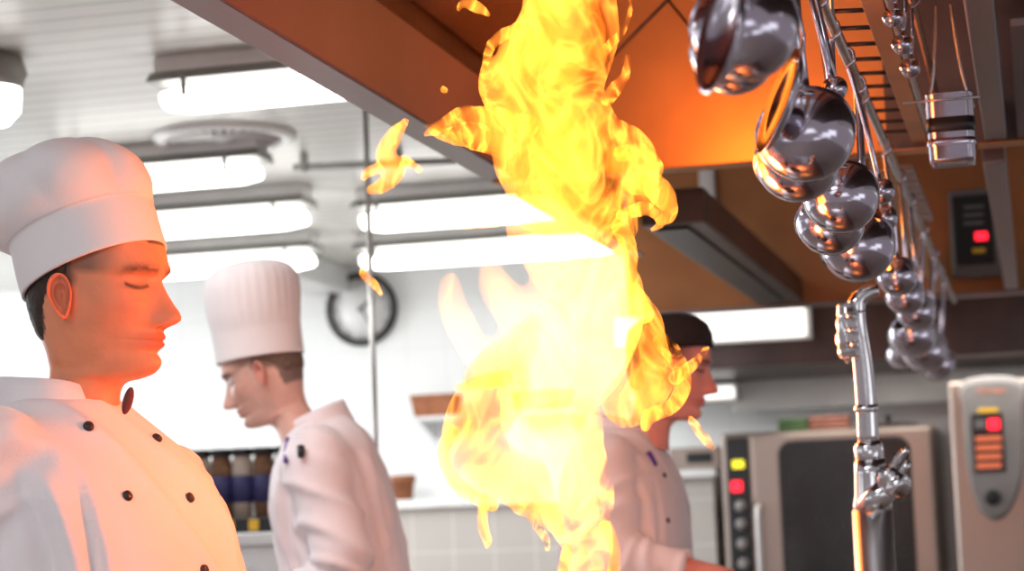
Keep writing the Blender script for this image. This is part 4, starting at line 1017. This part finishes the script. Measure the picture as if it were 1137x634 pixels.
# chef two: middle distance, facing left and looking down
h2 = D(295, 420, 4.85)
c2, H2, T2_, J2 = build_person('person', 'chef with straight pleated hat bent over his work, between near chef and pole', h2, cam_yaw+math.pi-.12, .42, .0, cam_yaw+math.pi-.05, .26, (.74, .45, .36), dict(
    arms={1: [(-.0, .165, -.075), (.0, .25, -.33), (.22, .16, -.40), (1, -.2, -.1), (0, 0, -1)], -1: [(.0, -.165, -.075), (.04, -.24, -.33), (.28, -.12, -.40), (1, .2, -.1), (0, 0, -1)]},
    hair=(.16, .11, .09), hair_mat='hair_brown', hair_low=-.02, neck_shift=tuple(CR.col[0]*.035), cloth='cloth_pink', wrinkle=1.3, stubble=.2))
tall_hat(c2, H2, dict(at=(-.008, 0, .046), tilt=-.30, pleats=30, split=12, rows=[
    (0, .103, .089, 0, 0), (.03, .103, .090, 0, 0), (.06, .104, .092, 0, 0), (.075, .105, .094, .0, .01), (.11, .110, .101, .0, .025), (.16, .114, .106, .002, .03), (.195, .108, .101, .004, .03), (.218, .088, .083, .004, .04), (.230, .055, .052, .004, .06), (.233, .02, .02, .004, .05), (.2335, .003, .003, .004, 0)]))

# chef three: behind the flames, facing right, black cap
h3 = D(742, 415, 4.75)
c3, H3, T3, J3 = build_person('person', 'chef in black cap reaching forward behind the flames', h3, cam_yaw-.18, .24, 0, cam_yaw-.30, .10, (.78, .32, .26), dict(neck_shift=tuple(CR.col[0]*-.05),
    arms={-1: [(-.0, -.165, -.075), (.05, -.21, -.27), (.30, -.17, -.300), (1, .05, -.10), (0, 0, -1)], 1: [(.0, .165, -.075), (.08, .22, -.33), (.32, .10, -.40), (1, -.1, -.1), (0, 0, -1)]},
    hair=(.05, .03, .03), cloth='cloth_pink', wrinkle=.8, stubble=.1, cuff=.42))
# skull cap
Bm = H3 @ Matrix.Translation((-.006, 0, .052)) @ Matrix.Rotation(-.28, 4, 'Y')
rows = [[Bm @ V((a_*math.cos(t_), b_*math.sin(t_), h_)) for t_ in [2*math.pi*j/48 for j in range(48)]] for h_, a_, b_ in ((.012, .093, .080), (.0, .097, .084), (.0, .101, .088), (.03, .101, .089), (.055, .092, .082), (.074, .070, .064), (.084, .040, .038), (.087, .004, .004))]
obj('skull_cap', loft(BM(), rows), 'black_cloth', c3)
buttons(J3, c3, ((737, 528), (741, 578)), .006)
p_, n_ = surf_hit(J3, 726, 512)
if p_: ob = obj('pocket_pen', tube(BM(), [p_+V((-.01, -.006, .02)), p_+V((.006, -.008, -.01))], [.007, .005], 10), 'purple', c3)
# pens in the sleeve pocket of chef two
for px0, py0, px1, py1, r_, m in ((319, 488, 317, 512, .0065, 'purple'), (334, 496, 334, 507, .009, 'black')):
    p0, n0 = surf_hit(J2, px0, py0); p1, n1 = surf_hit(J2, px1, py1)
    if p0 and p1: obj('pen', tube(BM(), [p0-ray(px0, py0)*.014, p1-ray(px1, py1)*.014], [r_, r_*.8], 12), m, c2)
P0 = [surf_hit(J2, px, py)[0] for px, py in ((306, 508), (350, 510), (346, 566), (304, 560))]
if all(P0):
    bm = BM(); vs = []
    for p_ in P0: vs.append(p_-ray(328, 530)*.004)
    G = [[vs[0].lerp(vs[1], u/6).lerp(vs[3].lerp(vs[2], u/6), v_/6) for u in range(7)] for v_ in range(7)]
    me = J2.data; off = wloc(J2.parent); bvh = BVHTree.FromPolygons([v.co+off for v in me.vertices], [list(q.vertices) for q in me.polygons])
    F_, B_ = [], []
    for row in G:
        fr, bk = [], []
        for q in row:
            hit = bvh.ray_cast(CAM, (q-CAM).normalized()); base_ = hit[0] if hit[0] is not None else q
            dv = (CAM-base_).normalized(); fr.append(bm.verts.new(base_+dv*.0035)); bk.append(bm.verts.new(base_-dv*.001))
        F_.append(fr); B_.append(bk)
    for i in range(6):
        for j in range(6):
            bm.faces.new((F_[i][j], F_[i][j+1], F_[i+1][j+1], F_[i+1][j])); bm.faces.new((B_[i][j], B_[i+1][j], B_[i+1][j+1], B_[i][j+1]))
    for i in range(6):
        bm.faces.new((F_[0][i], B_[0][i], B_[0][i+1], F_[0][i+1])); bm.faces.new((F_[6][i], F_[6][i+1], B_[6][i+1], B_[6][i]))
        bm.faces.new((F_[i][0], F_[i+1][0], B_[i+1][0], B_[i][0])); bm.faces.new((F_[i][6], B_[i][6], B_[i+1][6], F_[i+1][6]))
    obj('sleeve_pocket', bm, 'cloth_pink', c2)

# ------------------------------------------------------------------ flames
M['flame'] = flame_mat('flame_body', 30, .8, 15, .50, 16)
M['flame_core'] = flame_mat('flame_core', 44, 1.0, 13, .45, 5)
M['flame_wisp'] = flame_mat('flame_wisp', 60, 1.0, 24, .42, 50)
M['flame_veil'] = flame_mat('flame_veil', 15, .15, 16, .42)
DF = 2.64
t = thing('fire', 'tall burst of yellow flames leaping up from pan to hood', 'fire', D(610, 400, DF))
t.location = V((fx, fy, .95))
def flame_part(name, strokes, m, voxel=.005, disp=.010, freq=14, label=None, seed=0):
    bm = BM()
    for st in strokes:
        pts = [D(px, py, DF+dd) for px, py, r_, dd in st]; rad = [r_*DF/F for px, py, r_, dd in st]
        tube(bm, pts, rad, 16, 6)
        for p_, r_ in ((pts[0], rad[0]), (pts[-1], rad[-1])):
            if r_ > .006: ellip(bm, p_, (r_, r_, r_), None, 14, 8)
    o = obj(name, bm, m, t); remesh(o, voxel, 3)
    me = o.data; off = wloc(t)
    nm = [v.normal.copy() for v in me.vertices]
    for i, v in enumerate(me.vertices):
        q = v.co+off
        d_ = noise.noise(V((q.x*freq, q.y*freq, q.z*freq*.6))+V((seed, 0, 0)))*disp+noise.noise(V((q.x, q.y, q.z*.6))*freq*2.6)*disp*.45
        v.co = v.co+nm[i]*d_
    me.update()
    if label: o['label'] = label
    return o
flame_part('flame_column', [
    [(628, -30, 48, 0), (626, 30, 56, .02), (610, 95, 58, 0), (622, 150, 66, 0), (650, 200, 58, 0), (672, 245, 36, 0)],
    [(560, 130, 20, 0), (575, 170, 30, 0), (610, 220, 42, 0), (650, 262, 34, 0)],
    [(600, 120, 50, 0), (680, 180, 44, 0), (712, 215, 24, 0)],
    [(548, 75, 12, 0), (560, 110, 26, 0), (600, 60, 46, .0)]], 'flame', label='orange upper flame column', disp=.014)
flame_part('flame_heart', [
    [(672, 285, 30, 0), (662, 330, 48, 0), (640, 390, 62, 0), (615, 440, 62, 0), (622, 500, 54, 0), (640, 560, 38, 0), (655, 610, 28, 0), (662, 700, 24, 0)],
    [(665, 500, 14, 0), (672, 550, 12, 0), (655, 590, 14, 0)]], 'flame_core', label='white-hot lower flame', disp=.012)
flame_part('flame_lobe', [
    [(595, 355, 14, 0), (575, 395, 26, 0), (550, 435, 38, 0), (525, 480, 34, 0), (545, 515, 34, 0), (590, 550, 30, 0), (620, 590, 14, 0)]], 'flame', label='amber lobe low on the left side', disp=.014, seed=3)
flame_part('flame_lobe', [
    [(700, 330, 16, 0), (716, 370, 26, 0), (722, 410, 30, 0), (700, 446, 28, 0)]], 'flame', label='amber lobe before the black-capped chef', disp=.012, seed=5)
flame_part('flame_veil', [
    [(500, 315, 9, 0), (505, 345, 16, 0), (530, 390, 24, 0), (560, 430, 20, 0)],
    [(545, 295, 14, 0), (560, 330, 26, 0), (590, 370, 40, 0), (570, 430, 50, 0)],
    [(600, 250, 40, 0), (630, 290, 50, 0), (650, 330, 40, 0)]], 'flame_veil', label='pale veil of flame over the wall')
T_ = [
 [(585, 140, 14, 0), (548, 132, 14, 0), (515, 128, 11, 0), (490, 140, 7, 0), (470, 150, 3, 0)],
 [(560, 165, 14, 0), (525, 150, 15, 0), (495, 150, 9, 0), (470, 138, 3, 0)],
 [(580, 30, 9, 0), (560, 38, 7, 0), (545, 52, 6, 0), (538, 72, 5, 0), (534, 88, 2, 0)],
 [(545, 18, 3, 0), (530, 8, 6, 0), (515, 4, 5, 0), (508, 12, 2, 0)],
 [(700, 205, 12, 0), (722, 205, 14, 0), (738, 222, 14, 0), (742, 238, 10, 0), (728, 248, 5, 0)],
 [(690, 170, 9, 0), (715, 170, 9, 0), (728, 188, 9, 0), (722, 200, 6, 0)],
 [(690, 240, 8, 0), (718, 232, 8, 0), (735, 246, 6, 0), (722, 256, 2, 0)],
 [(668, 60, 8, 0), (690, 35, 6, 0), (700, 10, 4, 0), (698, -6, 2, 0)],
 [(675, 110, 8, 0), (693, 85, 6, 0), (697, 60, 2, 0)],
 [(690, 250, 10, 0), (700, 280, 9, 0), (702, 315, 9, 0), (715, 350, 11, 0)],
 [(735, 380, 10, 0), (752, 400, 11, 0), (758, 430, 11, 0), (744, 452, 10, 0), (722, 462, 9, 0), (716, 478, 3, 0)],
 [(748, 420, 8, 0), (770, 405, 6, 0), (786, 385, 2, 0)],
 [(505, 480, 8, 0), (492, 500, 8, 0), (500, 530, 8, 0), (525, 550, 9, 0), (545, 560, 8, 0)],
 [(538, 552, 6, 0), (536, 580, 5, 0), (541, 600, 5, 0), (540, 608, 1.5, 0)],
 [(590, 575, 6, 0), (605, 598, 5, 0), (608, 612, 1.5, 0)],
 [(630, 610, 7, 0), (625, 640, 7, 0), (620, 690, 7, 0)],
 [(672, 585, 8, 0), (682, 615, 7, 0), (676, 660, 7, 0)],
 [(510, 430, 6, 0), (530, 425, 8, 0), (560, 420, 10, 0)],
]
for k, st in enumerate(T_): flame_part('flame_tongue', [st], 'flame_wisp', .0022, .003, 34, seed=k)
for lab, sts in (('separate flame drifting left over the strip lamps', [[(452, 132, 3, 0), (438, 150, 9, 0), (428, 172, 12, 0), (440, 190, 11, 0), (425, 206, 9, 0), (408, 212, 3, 0)], [(430, 185, 8, 0), (410, 190, 6, 0), (402, 200, 2, 0)], [(450, 178, 7, 0), (468, 190, 3, 0)]]),
                 ('small round flame puff left of the fire', [[(490, 97, 3, 0), (494, 100, 4.5, 0), (498, 101, 3, 0)]]),
                 ('long thin flame streak above the pale flames', [[(492, 250, 2, 0), (520, 250, 5, 0), (555, 246, 5, 0), (592, 242, 5, 0), (602, 242, 2, 0)]]),
                 ('faint little flame licking over the clock', [[(408, 292, 2, 0), (404, 304, 6, 0), (416, 316, 5, 0), (424, 328, 1.5, 0)]]),
                 ('slim spark of flame before the black-capped chef', [[(765, 463, 2, 0), (773, 474, 5.5, 0), (783, 487, 6, 0), (793, 499, 3, 0)]])):
    keep = t; base_ = D(sts[0][0][0], sts[0][0][1], DF)
    t = thing('flame_wisp', lab, 'flame', base_, 'loose flames around the fire')
    flame_part('flame_tongue', sts, 'flame_wisp', .0020, .002, 40, seed=len(lab)); t = keep
